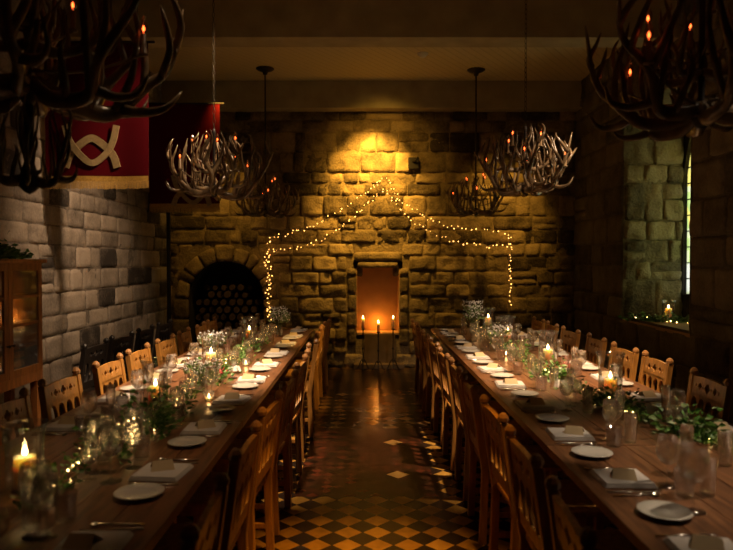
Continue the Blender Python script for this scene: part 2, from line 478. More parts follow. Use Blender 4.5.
# niche interior
bm = bmesh.new()
D = .34
box(bm, NX0, NX1, YB + D, YB + D + .05, NZ0 - .1, NZ1 + .1)
box(bm, NX0 - .06, NX0, YB, YB + D, NZ0 - .1, NZ1 + .1)
box(bm, NX1, NX1 + .06, YB, YB + D, NZ0 - .1, NZ1 + .1)
box(bm, NX0 - .06, NX1 + .06, YB, YB + D, NZ1 + .02, NZ1 + .1)
box(bm, NX0 - .06, NX1 + .06, YB, YB + D + .04, NZ0 - .1, NZ0)
struct(link('wall_niche', bm, 'plaster'))
bm = bmesh.new()   # plain slab under the niche with a low step
box(bm, NX0 + .12, NX1 - .06, YB - .05, YB + .02, .06, NZ0 - .015, .006)
box(bm, NX0 - .05, NX1 + .08, YB - .22, YB, 0, .07, .01)
struct(link('trim_1', bm, 'step'))
bm = bmesh.new()  # shoulders of the niche head
box(bm, NX0, NX0 + .09, YB - .02, YB + .2, NZ1 - .14, NZ1 + .02, .03)
box(bm, NX1 - .09, NX1, YB - .02, YB + .2, NZ1 - .14, NZ1 + .02, .03)
struct(link('trim_2', bm, 'step'))

# fireplace recess
bm = bmesh.new(); D = .75; rows = []
for yy in (YB - .02, YB + D):
    P = [(AX - AR, 0)] + [(AX + math.cos(PI - PI * k / 16) * AR, AZ + math.sin(PI * k / 16) * AR) for k in range(17)] + [(AX + AR, 0)]
    rows.append([bm.verts.new((p[0], yy, p[1])) for p in P])
for k in range(len(rows[0]) - 1): bm.faces.new((rows[0][k], rows[0][k + 1], rows[1][k + 1], rows[1][k]))
bm.faces.new(rows[1])
for R0, R1 in ((AR - .004, AR + .3),):   # jambs and arch ring behind the voussoirs, closing the joints
    P0 = [(AX - R0, 0)] + [(AX + math.cos(PI - PI * k / 16) * R0, AZ + math.sin(PI * k / 16) * R0) for k in range(17)] + [(AX + R0, 0)]
    P1 = [(AX - R1, 0)] + [(AX + math.cos(PI - PI * k / 16) * R1, AZ + math.sin(PI * k / 16) * R1) for k in range(17)] + [(AX + R1, 0)]
    a_ = [bm.verts.new((p[0], YB + .004, p[1])) for p in P0]; b_ = [bm.verts.new((p[0], YB + .004, p[1])) for p in P1]
    for k in range(len(a_) - 1): bm.faces.new((a_[k], a_[k + 1], b_[k + 1], b_[k]))
struct(link('wall_fireplace', bm, 'soot'))

# left wall (faces +x)
W = Wall(lambda u, w, d: Vector((XL + d, u, w)), 11)
W.backing(YF, YB + .1, -.05, 4.45, None, .25, .3)
W.courses(YF, YB, 0, 4.42, (.17, .27), (.25, .66), (.006, .016), None, tr=(.35, .85), rough=.012, gap=.003, darkp=.16)
W.done('wall_left', 'ashlar')
# right wall (faces -x) with window opening
WY0, WY1, WZ0, WZ1, XG = 6.56, 8.28, .92, 3.55, 4.04
W = Wall(lambda u, w, d: Vector((XR - d, u, w)), 17)
W.backing(YF, YB + .1, -.05, 4.45, lambda u, w: WY0 < u < WY1 and WZ0 < w < WZ1, .1)
def blkr(a, b): return [(WY0, WY1)] if (b > WZ0 + .02 and a < WZ1 - .02) else []
W.courses(YF, YB, 0, WZ0, (.24, .31), (.35, .8), (.012, .035), None, tr=(.2, .7), rough=.014, gap=.007)
W.courses(YF, YB, WZ0, WZ1, (.26, .42), (.35, .8), (.012, .035), blkr, tr=(.2, .7), rough=.014, gap=.007)
W.courses(YF, YB, WZ1, 4.42, (.26, .36), (.4, .8), (.012, .035), None, tr=(.2, .7), rough=.014, gap=.007)
W.done('wall_right', 'shaded_stone')
# window reveals
W = Wall(lambda u, w, d: Vector((u, WY1 - d, w)), 23)
W.backing(XR - .01, XG + .1, WZ0 - .05, WZ1 + .05, None, .2)
W.courses(XR, XG, WZ0, WZ1, (.2, .52), (.14, .44), (.01, .035), None, tr=(.2, .95), rough=.045, gap=.004)
W.mp = lambda u, w, d: Vector((u, WY0 + d, w))
W.backing(XR - .01, XG + .1, WZ0 - .05, WZ1 + .05, None, .2)
W.courses(XR, XG, WZ0, WZ1, (.3, .45), (.3, .42), (.01, .02), None, tr=(.35, .8))
W.mp = lambda u, w, d: Vector((w, u, WZ1 - d))
W.backing(WY0 - .05, WY1 + .05, XR, XG + .1, None, .3)
W.done('wall_window_reveal', 'reveal')
bm = bmesh.new(); box(bm, XR - .015, XG + .05, WY0 - .0, WY1 + .0, WZ0 - .035, WZ0, .004)
struct(link('window_sill', bm, 'plaster'))
# lancet window: apron wall below, glass, lead grid and arched head
GZ0, GZ1, GY0, GY1 = 1.24, 3.46, 7.36, 8.26
bm = bmesh.new()
box(bm, XG, XG + .12, WY0, WY1, WZ0, GZ0)
box(bm, XG, XG + .12, WY0, GY0, GZ0, WZ1 + .02); box(bm, XG, XG + .12, GY1, WY1 + .03, GZ0, WZ1 + .02)
struct(link('wall_window_apron', bm, 'shaded_stone'))
gc = (GY0 + GY1) / 2; hw = (GY1 - GY0) / 2; sp = GZ1 - .72
def lancet(t):   # t in -1..1 -> head height
    return sp + .72 * math.cos(min(1, abs(t)) * PI / 2) ** .75
bm = bmesh.new(); n = 16
bt = [bm.verts.new((XG + .05, gc + hw * (2 * k / n - 1), GZ0)) for k in range(n + 1)]
tp = [bm.verts.new((XG + .05, gc + hw * (2 * k / n - 1), lancet(2 * k / n - 1))) for k in range(n + 1)]
for k in range(n): bm.faces.new((bt[k], bt[k + 1], tp[k + 1], tp[k]))
win = struct(link('window_1', bm, 'stained'))
bm = bmesh.new()
for k in range(11):
    z = GZ0 + .2 * k
    if z < sp + .5: box(bm, XG + .035, XG + .055, GY0, GY1, z - .006, z + .006)
for k in range(7):
    y = GY0 + (GY1 - GY0) * k / 6
    box(bm, XG + .035, XG + .055, y - .006, y + .006, GZ0, max(GZ0 + .1, lancet(2 * k / 6 - 1)))
link('glazing_bar', bm, 'lead', win)
bm = bmesh.new()   # stone spandrels closing the head
for sgn in (-1, 1):
    f_ = []; 
    for k in range(9):
        t = sgn * k / 8; f_.append((gc + hw * t, lancet(t)))
    A = [bm.verts.new((XG, y, z)) for y, z in f_]; B = [bm.verts.new((XG, y, WZ1 + .02)) for y, z in f_]
    A2 = [bm.verts.new((XG + .1, y, z)) for y, z in f_]
    for k in range(8):
        bm.faces.new((A[k], A[k + 1], B[k + 1], B[k])); bm.faces.new((A[k], A[k + 1], A2[k + 1], A2[k]))
struct(link('wall_window_head', bm, 'shaded_stone'))

# floor, front wall, ceiling, beams
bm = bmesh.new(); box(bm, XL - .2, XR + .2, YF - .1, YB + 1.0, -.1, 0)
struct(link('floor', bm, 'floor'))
bm = bmesh.new(); box(bm, XL - .2, XR + .2, YF - .2, YF, 0, ZC)
struct(link('wall_front', bm, 'shaded_stone'))
bm = bmesh.new(); box(bm, XL - .2, XR + .2, YF - .2, YB + .3, ZC, ZC + .1)
struct(link('ceiling', bm, 'boards'))
bm = bmesh.new(); box(bm, XL - .05, XR + .05, 6.82, 7.14, 3.99, ZC + .02, .008)
struct(link('trim_3', bm, 'beam'))
bm = bmesh.new(); box(bm, XL - .05, XR + .05, 9.92, YB + .1, 3.99, ZC + .02, .008)
struct(link('trim_4', bm, 'beam'))
bm = bmesh.new(); box(bm, XL - .05, XR + .05, 3.4, 3.72, 3.99, ZC + .02, .008)
struct(link('trim_5', bm, 'beam'))

# ------------------------------------------------------------------ lights helper
def spot(name, loc, to, w, col, size=60, blend=1, rad=.05):
    l = bpy.data.lights.new(name, 'SPOT'); l.energy = w; l.color = col; l.spot_size = math.radians(size); l.spot_blend = blend; l.shadow_soft_size = rad
    o = bpy.data.objects.new(name, l); COL.objects.link(o); o.location = loc
    o.rotation_euler = (Vector(to) - Vector(loc)).to_track_quat('-Z', 'Y').to_euler()
    return o
def point(name, loc, w, col, rad=.012):
    l = bpy.data.lights.new(name, 'POINT'); l.energy = w; l.color = col; l.shadow_soft_size = rad
    o = bpy.data.objects.new(name, l); COL.objects.link(o); o.location = loc; return o
CANDLE = (1, .5, .17)

# ------------------------------------------------------------------ chairs
def curve_board(name, outer, holes, thick, m, parent, loc):
    cu = bpy.data.curves.new(name, 'CURVE'); cu.dimensions = '2D'; cu.fill_mode = 'BOTH'; cu.extrude = thick / 2; cu.bevel_depth = .0015
    for poly in [outer] + holes:
        s = cu.splines.new('POLY'); s.points.add(len(poly) - 1); s.use_cyclic_u = True
        for p, q in zip(s.points, poly): p.co = (q[0], q[1], 0, 1)
    t = bpy.data.objects.new('t', cu); COL.objects.link(t)
    dg = bpy.context.evaluated_depsgraph_get(); me = bpy.data.meshes.new_from_object(t.evaluated_get(dg)); me.name = name
    bpy.data.objects.remove(t)
    me.transform(Matrix.Rotation(PI / 2, 4, 'X'))
    me.materials.clear(); me.materials.append(M[m])
    return mesh_obj(name, me, parent, loc)
def gothic(cx, w, z0, z1):
    """pointed-arch opening polygon"""
    h = w * .75; P = [(cx - w / 2, z0), (cx + w / 2, z0)]
    for k in range(6):
        t = k / 5; P.append((cx + w / 2 * math.cos(t * PI / 2) ** 1.0, z1 - h + h * (math.sin(t * PI / 2) ** .8 if t else 0)))
    for k in range(4, -1, -1):
        t = k / 5; P.append((cx - w / 2 * math.cos(t * PI / 2), z1 - h + h * (math.sin(t * PI / 2) ** .8 if t else 0)))
    return P
def quatre(cx, cz, r):
    P = []
    for k in range(24):
        a = 2 * PI * k / 24; q = r * (.68 + .32 * abs(math.cos(2 * a))); P.append((cx + q * math.cos(a), cz + q * math.sin(a)))
    return P
def make_chair(wood, fin):
    t = empty('dining_chair')
    Wd = .215
    rake = lambda z: -.03 - .07 * max(0, (z - .42) / .5) - .015 * max(0, (.42 - z) / .42)
    for s in (-1, 1):
        bm = bmesh.new(); x = s * Wd; r = .021
        P = [(0, 0), (.42, 0), (.7, 0), (.885, 0)]
        rings = []
        for z, _ in P:
            yy = rake(z); rings.append([bm.verts.new((x + a * r, yy + b_ * r, z)) for a, b_ in ((-1, -1), (1, -1), (1, 1), (-1, 1))])
        for i in range(3):
            for k in range(4): bm.faces.new((rings[i][k], rings[i][(k + 1) % 4], rings[i + 1][(k + 1) % 4], rings[i + 1][k]))
        bm.faces.new(rings[0][::-1]); bm.faces.new(rings[-1])
        bmesh.ops.bevel(bm, geom=list(bm.edges), offset=.003, segments=1, affect='EDGES')
        p = link('back_post', bm, wood, t)
        bm = bmesh.new(); yy = rake(.885)
        rr = [(.02, 0), (.02, .006), (.027, .012), (.027, .028), (.016, .044), (.006, .05), (0, .051)]
        lathe(bm, rr, 8); bmesh.ops.rotate(bm, verts=bm.verts, matrix=Matrix.Rotation(PI / 8, 3, 'Z'))
        f = link('finial', bm, fin, p, loc=(x, yy, .882)); 
    th = -math.atan(.07 / .5)
    # carved top rail, pierced with quatrefoils
    def board(nm, outer, holes, z):
        o = curve_board(nm, outer, holes, .02, wood, t, (0, rake(z), z)); o.rotation_euler = (-th, 0, 0); return o
    w = Wd - .018
    out = [(-w, -.02), (w, -.02), (w, .10)] + [(w * (1 - 2 * k / 8), .10 + .012 * math.sin(PI * k / 8)) for k in range(1, 8)] + [(-w, .10)]
    board('top_rail', out, [quatre(0, .045, .034), quatre(-.095, .045, .025), quatre(.095, .045, .025)] + [[(x - .009, .045), (x, .022), (x + .009, .045), (x, .068)] for x in (-.051, .051, -.143, .143)], .775)
    out = [(-w, 0), (w, 0), (w, .225), (-w, .225)]
    n = 4; cw = 2 * w / n
    board('arcade_panel', out, [gothic(-w + cw * (k + .5), cw * .8, .03, .205) for k in range(n)], .545)
    bm = bmesh.new(); box(bm, -w, w, -.011, .011, -.02, .02, .003)
    o = link('lower_rail', bm, wood, t, loc=(0, rake(.53), .525)); o.rotation_euler = (-th, 0, 0)
    bm = bmesh.new(); box(bm, -.235, .235, -.03, .41, .43, .455, .006); link('seat', bm, wood, t)
    bm = bmesh.new(); box(bm, -.2, .2, .365, .385, .37, .43); box(bm, -.2, -.18, 0, .37, .37, .43); box(bm, .18, .2, 0, .37, .37, .43)
    link('seat_frame', bm, wood, t)
    for s in (-1, 1):
        bm = bmesh.new(); box(bm, s * .205 - .02, s * .205 + .02, .35, .39, 0, .43, .004); link('leg', bm, wood, t)
        bm = bmesh.new(); box(bm, s * .205 - .01, s * .205 + .01, -.03, .36, .15, .18, .003); link('stretcher', bm, wood, t)
    bm = bmesh.new(); box(bm, -.2, .2, .16, .185, .155, .18, .003); link('stretcher', bm, wood, t)
    return t
chairA = make_chair('oak', 'oak_dark'); chairB = make_chair('ebony', 'ebony')
used = {}
def place_chair(proto, x, y, rz, label, group):
    c = proto if not used.get(proto.name) else copy_tree(proto); used[proto.name] = 1
    c.location = (x, y, 0); c.rotation_euler = (0, 0, rz); tag(c, label, 'chair', group); return c

TL = dict(x0=-1.77, x1=-.685); TR = dict(x0=.88, x1=2.02); TH = .76
LI = [2.0 + .715 * k for k in range(10)]           # left table, aisle side
LO = [3.5, 4.22, 4.92, 5.58, 6.3, 7.0, 7.7, 8.35]
RI = [1.95 + .68 * k for k in range(10)]
RO = [3.4, 4.22, 4.95, 5.62, 6.4, 7.1, 7.8, 8.4]
def chairs(ys, x, rz, side, group, gy):
    vis = [y for y in ys if proj(x, y + .2, .8)[0] > -25 and proj(x, y + .2, .8)[0] < 760]
    for i, y in enumerate(vis):
        place_chair(chairA, x + rnd.uniform(-.025, .025), y + rnd.uniform(-.02, .02), rz + rnd.uniform(-.07, .07), f'carved gothic oak dining chair on the {side}, {ORD[i]} the camera', group)
chairs(LI, -.57, PI / 2, "left table's aisle side", 'chairs along the aisle side of the left table', 0)
chairs(LO, -1.86, -PI / 2, "left table's wall side", 'chairs along the wall side of the left table', 0)
chairs(RI, .73, -PI / 2, "right table's aisle side", 'chairs along the aisle side of the right table', 0)
chairs([4.22, 5.08, 5.64, 6.4, 7.1, 7.8, 8.4], 2.17, PI / 2, "right table's window side", 'chairs along the window side of the right table', 0)
for i, y in enumerate((5.95, 6.6, 7.3, 8.0)):
    place_chair(chairB, -2.56, y, PI / 2 + rnd.uniform(-.1, .1), f'spare black wooden chair against the left stone wall, {ORD[i]} the cabinet', 'black spare chairs by the left wall')

# ------------------------------------------------------------------ tables
def make_table(x0, x1, y0, y1, label, group):
    t = empty('dining_table', ((x0 + x1) / 2, (y0 + y1) / 2, 0)); hx, hy = (x1 - x0) / 2, (y1 - y0) / 2 - .004
    bm = bmesh.new(); n = 6
    for k in range(n):
        a = -hx + 2 * hx * k / n; box(bm, a + .0015, a + 2 * hx / n - .0015, -hy, hy, TH - .04, TH, .003)
    link('table_top', bm, 'table', t)
    bm = bmesh.new(); box(bm, -hx + .1, hx - .1, -hy + .08, -hy + .11, TH - .13, TH - .04); box(bm, -hx + .1, hx - .1, hy - .11, hy - .08, TH - .13, TH - .04)
    box(bm, -hx + .09, -hx + .12, -hy + .08, hy - .08, TH - .13, TH - .04); box(bm, hx - .12, hx - .09, -hy + .08, hy - .08, TH - .13, TH - .04)
    link('apron', bm, 'table_leg', t)
    xo = hx - .46 if hx > .5 else hx - .2
    for sx in (-1, 1):
        for sy in (-1, 1):
            bm = bmesh.new(); lathe(bm, [(0, 0), (.035, 0), (.03, .06), (.04, .1), (.028, .2), (.045, .45), (.035, .55), (.045, .58), (.045, TH - .04)], 12, (sx * .07, sy * (hy - .16), 0))
            link('leg', bm, 'table_leg', t, smooth=True)
    tag(t, label, 'table', group)
    return t
for i, (a, b_) in enumerate(((1.2, 3.62), (3.62, 6.1), (6.1, 8.7))):
    make_table(TL['x0'], TL['x1'], a, b_, f"{['nearest', 'middle', 'far end'][i]} long dark oak plank table of the left-hand row", 'oak tables of the left row')
for i, (a, b_) in enumerate(((.75, 3.14), (3.14, 5.9), (5.9, 8.7))):
    make_table(TR['x0'], TR['x1'], a, b_, f"{['nearest', 'middle', 'far end'][i]} long dark oak plank table of the right-hand row", 'oak tables of the right row')

# ------------------------------------------------------------------ tableware prototypes
def me_of(f, m, smooth=True):
    bm = bmesh.new(); f(bm); bmesh.ops.recalc_face_normals(bm, faces=bm.faces)
    me = bpy.data.meshes.new('m'); bm.to_mesh(me); bm.free()
    if smooth: me.shade_smooth()
    me.materials.append(M[m]); return me
def plate_f(bm): lathe(bm, [(0, .004), (.05, .004), (.056, .006), (.09, .016), (.0925, .018), (.09, .0195), (.056, .0105), (.048, .008), (0, .008)], 32)
plate_me = me_of(plate_f, 'china')
def napkin_f(bm):
    for k in range(3):
        j = .004 * k; vs = box(bm, -.1 + j, .1 - j, -.105 + j, .1 - j, .006 * k, .006 * k + .0065, .0028)
napkin_me = me_of(napkin_f, 'linen')
def card_f(bm):
    p = [(-.048, -.04, 0), (.048, -.04, 0), (.04, 0, .034), (-.04, 0, .034), (.048, .04, 0), (-.048, .04, 0)]
    v = [bm.verts.new(q) for q in p]; v2 = [bm.verts.new((q[0], q[1] * .93, q[2] - .0012 if q[2] else 0)) for q in p]
    bm.faces.new((v[0], v[1], v[2], v[3])); bm.faces.new((v[3], v[2], v[4], v[5]))
    bm.faces.new((v2[0], v2[1], v2[2], v2[3])); bm.faces.new((v2[3], v2[2], v2[4], v2[5]))
card_me = me_of(card_f, 'card', False)
def fork_f(bm):
    tube(bm, [(0, -.1, .002), (0, -.02, .003), (0, .045, .006)], .005, .003, seg=6)
    box(bm, -.011, .011, .045, .065, .0035, .006, .001)
    for k in range(4): x = -.0096 + k * .0064; tube(bm, [(x, .063, .0048), (x, .085, .004), (x, .1, .007)], .0014, .0008, seg=4)
def knife_f(bm):
    box(bm, -.006, .006, -.11, -.01, 0, .006, .002)
    v = box(bm, -.0085, .0085, -.01, .1, .001, .0035, .001)
    for q in v:
        if q.co.y > .07: q.co.x = q.co.x * .5 - .003
def spoon_f(bm):
    tube(bm, [(0, -.1, .002), (0, 0, .004), (0, .05, .006)], .004, .0025, seg=6)
    lathe(bm, [(0, .001), (.01, .002), (.016, .007)], 12, (0, .066, 0))
fork_me = me_of(fork_f, 'silver'); knife_me = me_of(knife_f, 'silver'); spoon_me = me_of(spoon_f, 'silver')
# stemware: bowl, stem, foot
foot_me = me_of(lambda bm: lathe(bm, [(0, .0), (.034, .0), (.034, .002), (.012, .005), (.004, .012)], 20), 'wglass')
stemw_me = me_of(lambda bm: lathe(bm, [(.004, .012), (.0035, .05), (.005, .088)], 10), 'wglass')
bowlw_me = me_of(lambda bm: lathe(bm, [(.005, .088), (.022, .096), (.036, .115), (.043, .14), (.04, .175), (.035, .205), (.0335, .205), (.0385, .173), (.0415, .14), (.034, .116), (.02, .099), (0, .093)], 24), 'wglass')
stemf_me = me_of(lambda bm: lathe(bm, [(.004, .012), (.0035, .06), (.004, .1)], 10), 'wglass')
bowlf_me = me_of(lambda bm: lathe(bm, [(.004, .1), (.014, .115), (.023, .15), (.026, .19), (.024, .235), (.023, .235), (.0248, .19), (.0215, .15), (.012, .117), (0, .108)], 20), 'wglass')
tumbler_me = me_of(lambda bm: lathe(bm, [(0, 0), (.03, 0), (.034, .005), (.039, .1), (.037, .1), (.032, .012), (0, .012)], 22), 'wglass')

AVOID = []
def clear(p, m=.012):
    return all((p.x - a) ** 2 + (p.y - b_) ** 2 > (q + m) ** 2 for a, b_, q in AVOID)
THINGS = []     # (kind, obj, side, y) -> labels afterwards
def reg(kind, o, side, y): THINGS.append((kind, o, side, y))
def glass_thing(kind, x, y, side, z=TH):
    if not seen(x, y, z + .1, 12): return
    if not clear(Vector((x, y, 0)), .045): return
    AVOID.append((x, y, .037)); rz = rnd.uniform(0, 6)
    if kind == 'water_tumbler':
        o = mesh_obj('water_tumbler', tumbler_me, None, (x, y, z), (0, 0, rz)); reg(kind, o, side, y); return
    if kind == 'highball_glass':
        o = mesh_obj(kind, tumbler_me, None, (x, y, z), (0, 0, rz), (.85, .85, 1.5)); reg(kind, o, side, y); return
    t = empty(kind, (x, y, z), rz); sc = (.9, .9, .72) if kind == 'goblet' else None; fl = kind == 'champagne_flute'
    for n_, m_ in (('foot', foot_me), ('stem', stemf_me if fl else stemw_me), ('bowl', bowlf_me if fl else bowlw_me)): mesh_obj(n_, m_, t, sc=sc)
    reg(kind, t, side, y)
def setting(xe, d, y, side, soff):
    """xe: table edge, d: direction into the table; guest's left is d*Y"""
    P = lambda t, s: (xe + d * t, y + d * s)
    rz = -PI / 2 if d > 0 else PI / 2
    def put(kind, me, t, s, dz=0, rot=0, m=10):
        x, yy = P(t, s)
        if not seen(x, yy, TH, m): return None
        o = mesh_obj(kind, me, None, (x, yy, TH + .0005 + dz), (0, 0, rz + rot)); reg(kind, o, side, yy); return o
    j = rnd.uniform
    put('napkin', napkin_me, .17, 0, 0, j(-.12, .12), 16); put('place_card', card_me, .17 + j(-.01, .02), j(-.02, .02), .0185, PI / 2 + j(-.7, .5))
    put('side_plate', plate_me, .17 + j(-.015, .015), soff + j(-.02, .02), 0, 0, 22)
    put('fork', fork_me, .16, .135, 0, j(-.05, .05)); put('table_knife', knife_me, .16, -.14, 0, j(-.05, .05)); put('spoon', spoon_me, .16, -.18, 0, j(-.05, .05))
    for kind, t, s in (('wine_glass', .33, -.1), ('champagne_flute', .40, -.02), ('water_tumbler', .34, -.2), ('goblet', .43, .09), ('highball_glass', .45, -.14)):
        x, yy = P(t + j(-.02, .02), s + j(-.025, .025)); glass_thing(kind, x, yy, side)
HL = [(-1.33, 2.53), (-1.28, 3.96), (-1.27, 5.35), (-1.24, 6.96)]
HR = [(1.60, 4.22), (1.57, 5.56), (1.56, 7.1), (1.60, 8.42)]
BQ = [(1.34, 8.05), (-1.02, 7.75), (-1.38, 5.85), (1.34, 6.45), (-1.12, 4.45)]
TLT = [(-1.0, 4.15), (-1.02, 5.55), (1.3, 7.6), (1.33, 6.1)]
GV = [(-1.08, 3.02), (1.72, 2.66)]
AVOID += [(x, y, .095) for x, y in HL + HR + [(3.72, 7.95)]] + [(x, y, .05) for x, y in BQ + GV] + [(x, y, .038) for x, y in TLT]
for k, y in enumerate(LI): setting(TL['x1'], -1, y, "left table's aisle side", .27)
for k, y in enumerate(LO[0:1] + LO[1:]): setting(TL['x0'], 1, y, "left table's wall side", .29)
for k, y in enumerate(RI): setting(TR['x0'], 1, y, "right table's aisle side", .33)
for k, y in enumerate([2.7] + RO): setting(TR['x1'], -1, y, "right table's window side", .28)

def big_glass(x, y, label):
    t = empty('wine_glass', (x, y, TH), 0); sc = (1.28, 1.28, 1.16)
    for n_, m_ in (('foot', foot_me), ('stem', stemw_me), ('bowl', bowlw_me)): mesh_obj(n_, m_, t, sc=sc)
    tag(t, label, 'wine glass', 'large balloon wine glasses in the foreground')
BIG = [(1.17, 2.30, 'large balloon wine glass at the right edge of the photo, on the right table'),
       (-1.03, 2.62, 'large balloon wine glass near the fairy lights at the front of the left table'),
       (-1.14, 2.74, 'large balloon wine glass, left of the pair near the front of the left table'),
       (-1.07, 2.10, 'large balloon wine glass in the bottom left corner of the photo')]
for b_ in BIG: big_glass(*b_); AVOID.append((b_[0], b_[1], .05))

# ------------------------------------------------------------------ candles in hurricane glasses
def hurricane_f(s=1, h=.3, r=.075):
    return lambda bm: lathe(bm, [(0, .0), (r * .75, 0), (r * .8, .008), (r, .03), (r, h * .7), (r * 1.08, h * .9), (r * 1.25, h), (r * 1.22, h), (r * 1.04, h * .9), (r * .965, h * .7), (r * .965, .032), (r * .75, .014), (0, .012)], 32)
hur_me = me_of(hurricane_f(), 'hglass'); hur2_me = me_of(hurricane_f(h=.26, r=.07), 'hglass')
def pillar_f(h, r=.038): return lambda bm: lathe(bm, [(0, 0), (r, 0), (r, h - .006), (r * .94, h), (r * .7, h - .006), (0, h - .01)], 24)
flame_me = me_of(lambda bm: lathe(bm, [(0, 0), (.006, .004), (.008, .012), (.0062, .022), (.0028, .032), (0, .04)], 10), 'flame')
wick_me = me_of(lambda bm: tube(bm, [(0, 0, -.004), (.001, 0, .009)], .001, seg=5), 'black')
def candle(x, y, z, h, r, label, group, power, name='pillar_candle'):
    t = empty(name, (x, y, z))
    mesh_obj('wax_body', me_of(pillar_f(h, r), 'wax'), t); mesh_obj('wick', wick_me, t, (0, 0, h - .008)); mesh_obj('flame', flame_me, t, (0, 0, h), (0, 0, 0), (1.25, 1.25, 1.1))
    tag(t, label, 'candle', group)
    point('candle_light', (x, y, z + h + .016), power, CANDLE, .006)
def hurricane(x, y, h, which, tb, me=hur_me, z=TH, pw=1.3):
    o = mesh_obj('hurricane_vase', me, None, (x, y, z)); tag(o, f'flared clear glass hurricane vase {which} on the {tb}', 'vase', f'hurricane vases on the {tb}')
    candle(x, y, z + .0135, h, .04, f'lit ivory pillar candle in the hurricane vase {which} on the {tb}', f'pillar candles on the {tb}', pw)
HL = [(-1.33, 2.53), (-1.28, 3.96), (-1.27, 5.35), (-1.24, 6.96)]
HR = [(1.60, 4.22), (1.57, 5.56), (1.56, 7.1), (1.60, 8.42)]
WH = ['nearest the camera', 'second from the camera', 'third from the camera', 'at the far end']
for k, (x, y) in enumerate(HL): hurricane(x, y, (.12, .12, .13, .15)[k], WH[k], 'left table', hur_me if k != 0 else hur2_me, pw=(1.8, 2, 2, 1.4)[k])
for k, (x, y) in enumerate(HR): hurricane(x, y, (.12, .13, .12, .16)[k], WH[k], 'right table', pw=(2, 2.2, 1.5, 1.2)[k])
# sill candle
o = mesh_obj('hurricane_vase', hur2_me, None, (3.72, 7.95, WZ0 + .001), (0, 0, 0)); tag(o, 'clear glass hurricane vase standing on the window sill', 'vase')
candle(3.72, 7.95, WZ0 + .0135, .15, .04, 'lit ivory pillar candle in the vase on the window sill', None, 4)

# ------------------------------------------------------------------ garlands and fairy lights
bulb_me = me_of(lambda bm: bmesh.ops.create_icosphere(bm, subdivisions=1, radius=1), 'fairy')
sparkle_me = me_of(lambda bm: bmesh.ops.create_icosphere(bm, subdivisions=1, radius=1), 'sparkle')
def light_string(name, pts, nb, rb, label, group, jit=.012, wire_r=.0018, inside=False):
    t = empty(name, tuple(pts[0])); P = catmull(pts, max(12, nb * 2)); o0 = Vector(pts[0])
    bm = bmesh.new(); tube(bm, [p - o0 + Vector([rnd.uniform(-jit, jit) * .5 for _ in 'abc']) for p in P], wire_r, seg=4)
    link('wire', bm, 'wire', t)
    for k in range(nb):
        p = P[min(len(P) - 1, int((k + .5) / nb * len(P)))] - o0 + Vector([rnd.uniform(-jit, jit) for _ in 'abc'])
        if not inside and not clear(p + o0, .01): continue
        mesh_obj('bulb', bulb_me if wire_r > .002 else sparkle_me, t, tuple(p), (0, 0, 0), rb * rnd.uniform(.7, 1.25))
    tag(t, label, 'string lights', group); return t
def garland(pts, dens, label, group, spread=.07, up=.07, z=TH, size=.035, clumps=(), seed=1, m2='leaf2', cat='garland', name='leafy_garland'):
    r = random.Random(seed); t = empty(name, tuple(pts[0])); o0 = Vector(pts[0])
    L = sum((Vector(pts[i + 1]) - Vector(pts[i])).length for i in range(len(pts) - 1)); n = int(L * dens); P = catmull(pts, max(20, int(L * 30)))
    bm = bmesh.new(); tube(bm, [p - o0 + Vector((0, 0, .012)) for p in P], .003, seg=5)
    bms = [bmesh.new(), bmesh.new()]
    def put(c, sp, hgt, sz):
        p = c + Vector((r.gauss(0, sp * .5), r.gauss(0, sp * .5), .006 + abs(r.gauss(0, hgt * .5))))
        if not clear(p, .02): return
        d = Vector((p.x - c.x + r.uniform(-.03, .03), p.y - c.y + r.uniform(-.05, .05), r.uniform(-.005, .05)))
        leaf(bms[0 if r.random() < .68 else 1], p - o0, d, sz * r.uniform(.7, 1.3), r)
    for k in range(n):
        i = r.random() * (len(P) - 1); f = .5 + .5 * math.sin(i * .35 + seed); c = P[int(i)]
        put(c, spread * (.5 + f), up * (.4 + f), size)
    for (cx, cy, cn, cs, ch) in clumps:
        for k in range(cn): put(Vector((cx, cy, z)), cs, ch, size * 1.1)
    link('stem', bm, 'stem', t); link('leaves', bms[0], 'leaf', t); link('leaves', bms[1], m2, t)
    tag(t, label, cat, group); return t
gl = [(-1.2, 2.3, TH), (-1.19, 2.7, TH), (-1.24, 3.08, TH), (-1.15, 3.5, TH), (-1.12, 4.0, TH), (-1.18, 4.6, TH), (-1.12, 5.2, TH), (-1.16, 6.0, TH), (-1.12, 6.7, TH), (-1.16, 7.5, TH), (-1.16, 8.5, TH)]
garland(gl, 230, 'green leafy garland running down the middle of the left table', None, clumps=[(-1.1, 3.32, 420, .1, .2), (-1.13, 4.75, 200, .12, .13), (-1.08, 5.7, 200, .12, .15), (-1.12, 2.9, 70, .07, .05)], seed=3)
gr = [(1.98, 2.35, TH), (1.88, 2.8, TH), (1.64, 3.2, TH), (1.55, 3.7, TH), (1.45, 4.2, TH), (1.42, 4.8, TH), (1.42, 5.4, TH), (1.45, 6.2, TH), (1.4, 7.0, TH), (1.45, 7.8, TH), (1.45, 8.5, TH)]
garland(gr, 230, 'green leafy garland running down the middle of the right table', None, clumps=[(1.5, 3.9, 220, .12, .12), (1.62, 3.25, 320, .12, .12), (1.85, 2.72, 260, .15, .07), (1.42, 4.9, 260, .12, .12), (1.4, 5.9, 160, .1, .13)], seed=5)
def jig(pts, dx): return [(p[0] + rnd.uniform(-dx, dx), p[1], p[2] + .03 + rnd.uniform(0, .03)) for p in pts]
light_string('fairy_lights', jig(gl, .06), 85, .004, 'warm fairy lights threaded through the garland on the left table', None, .035)
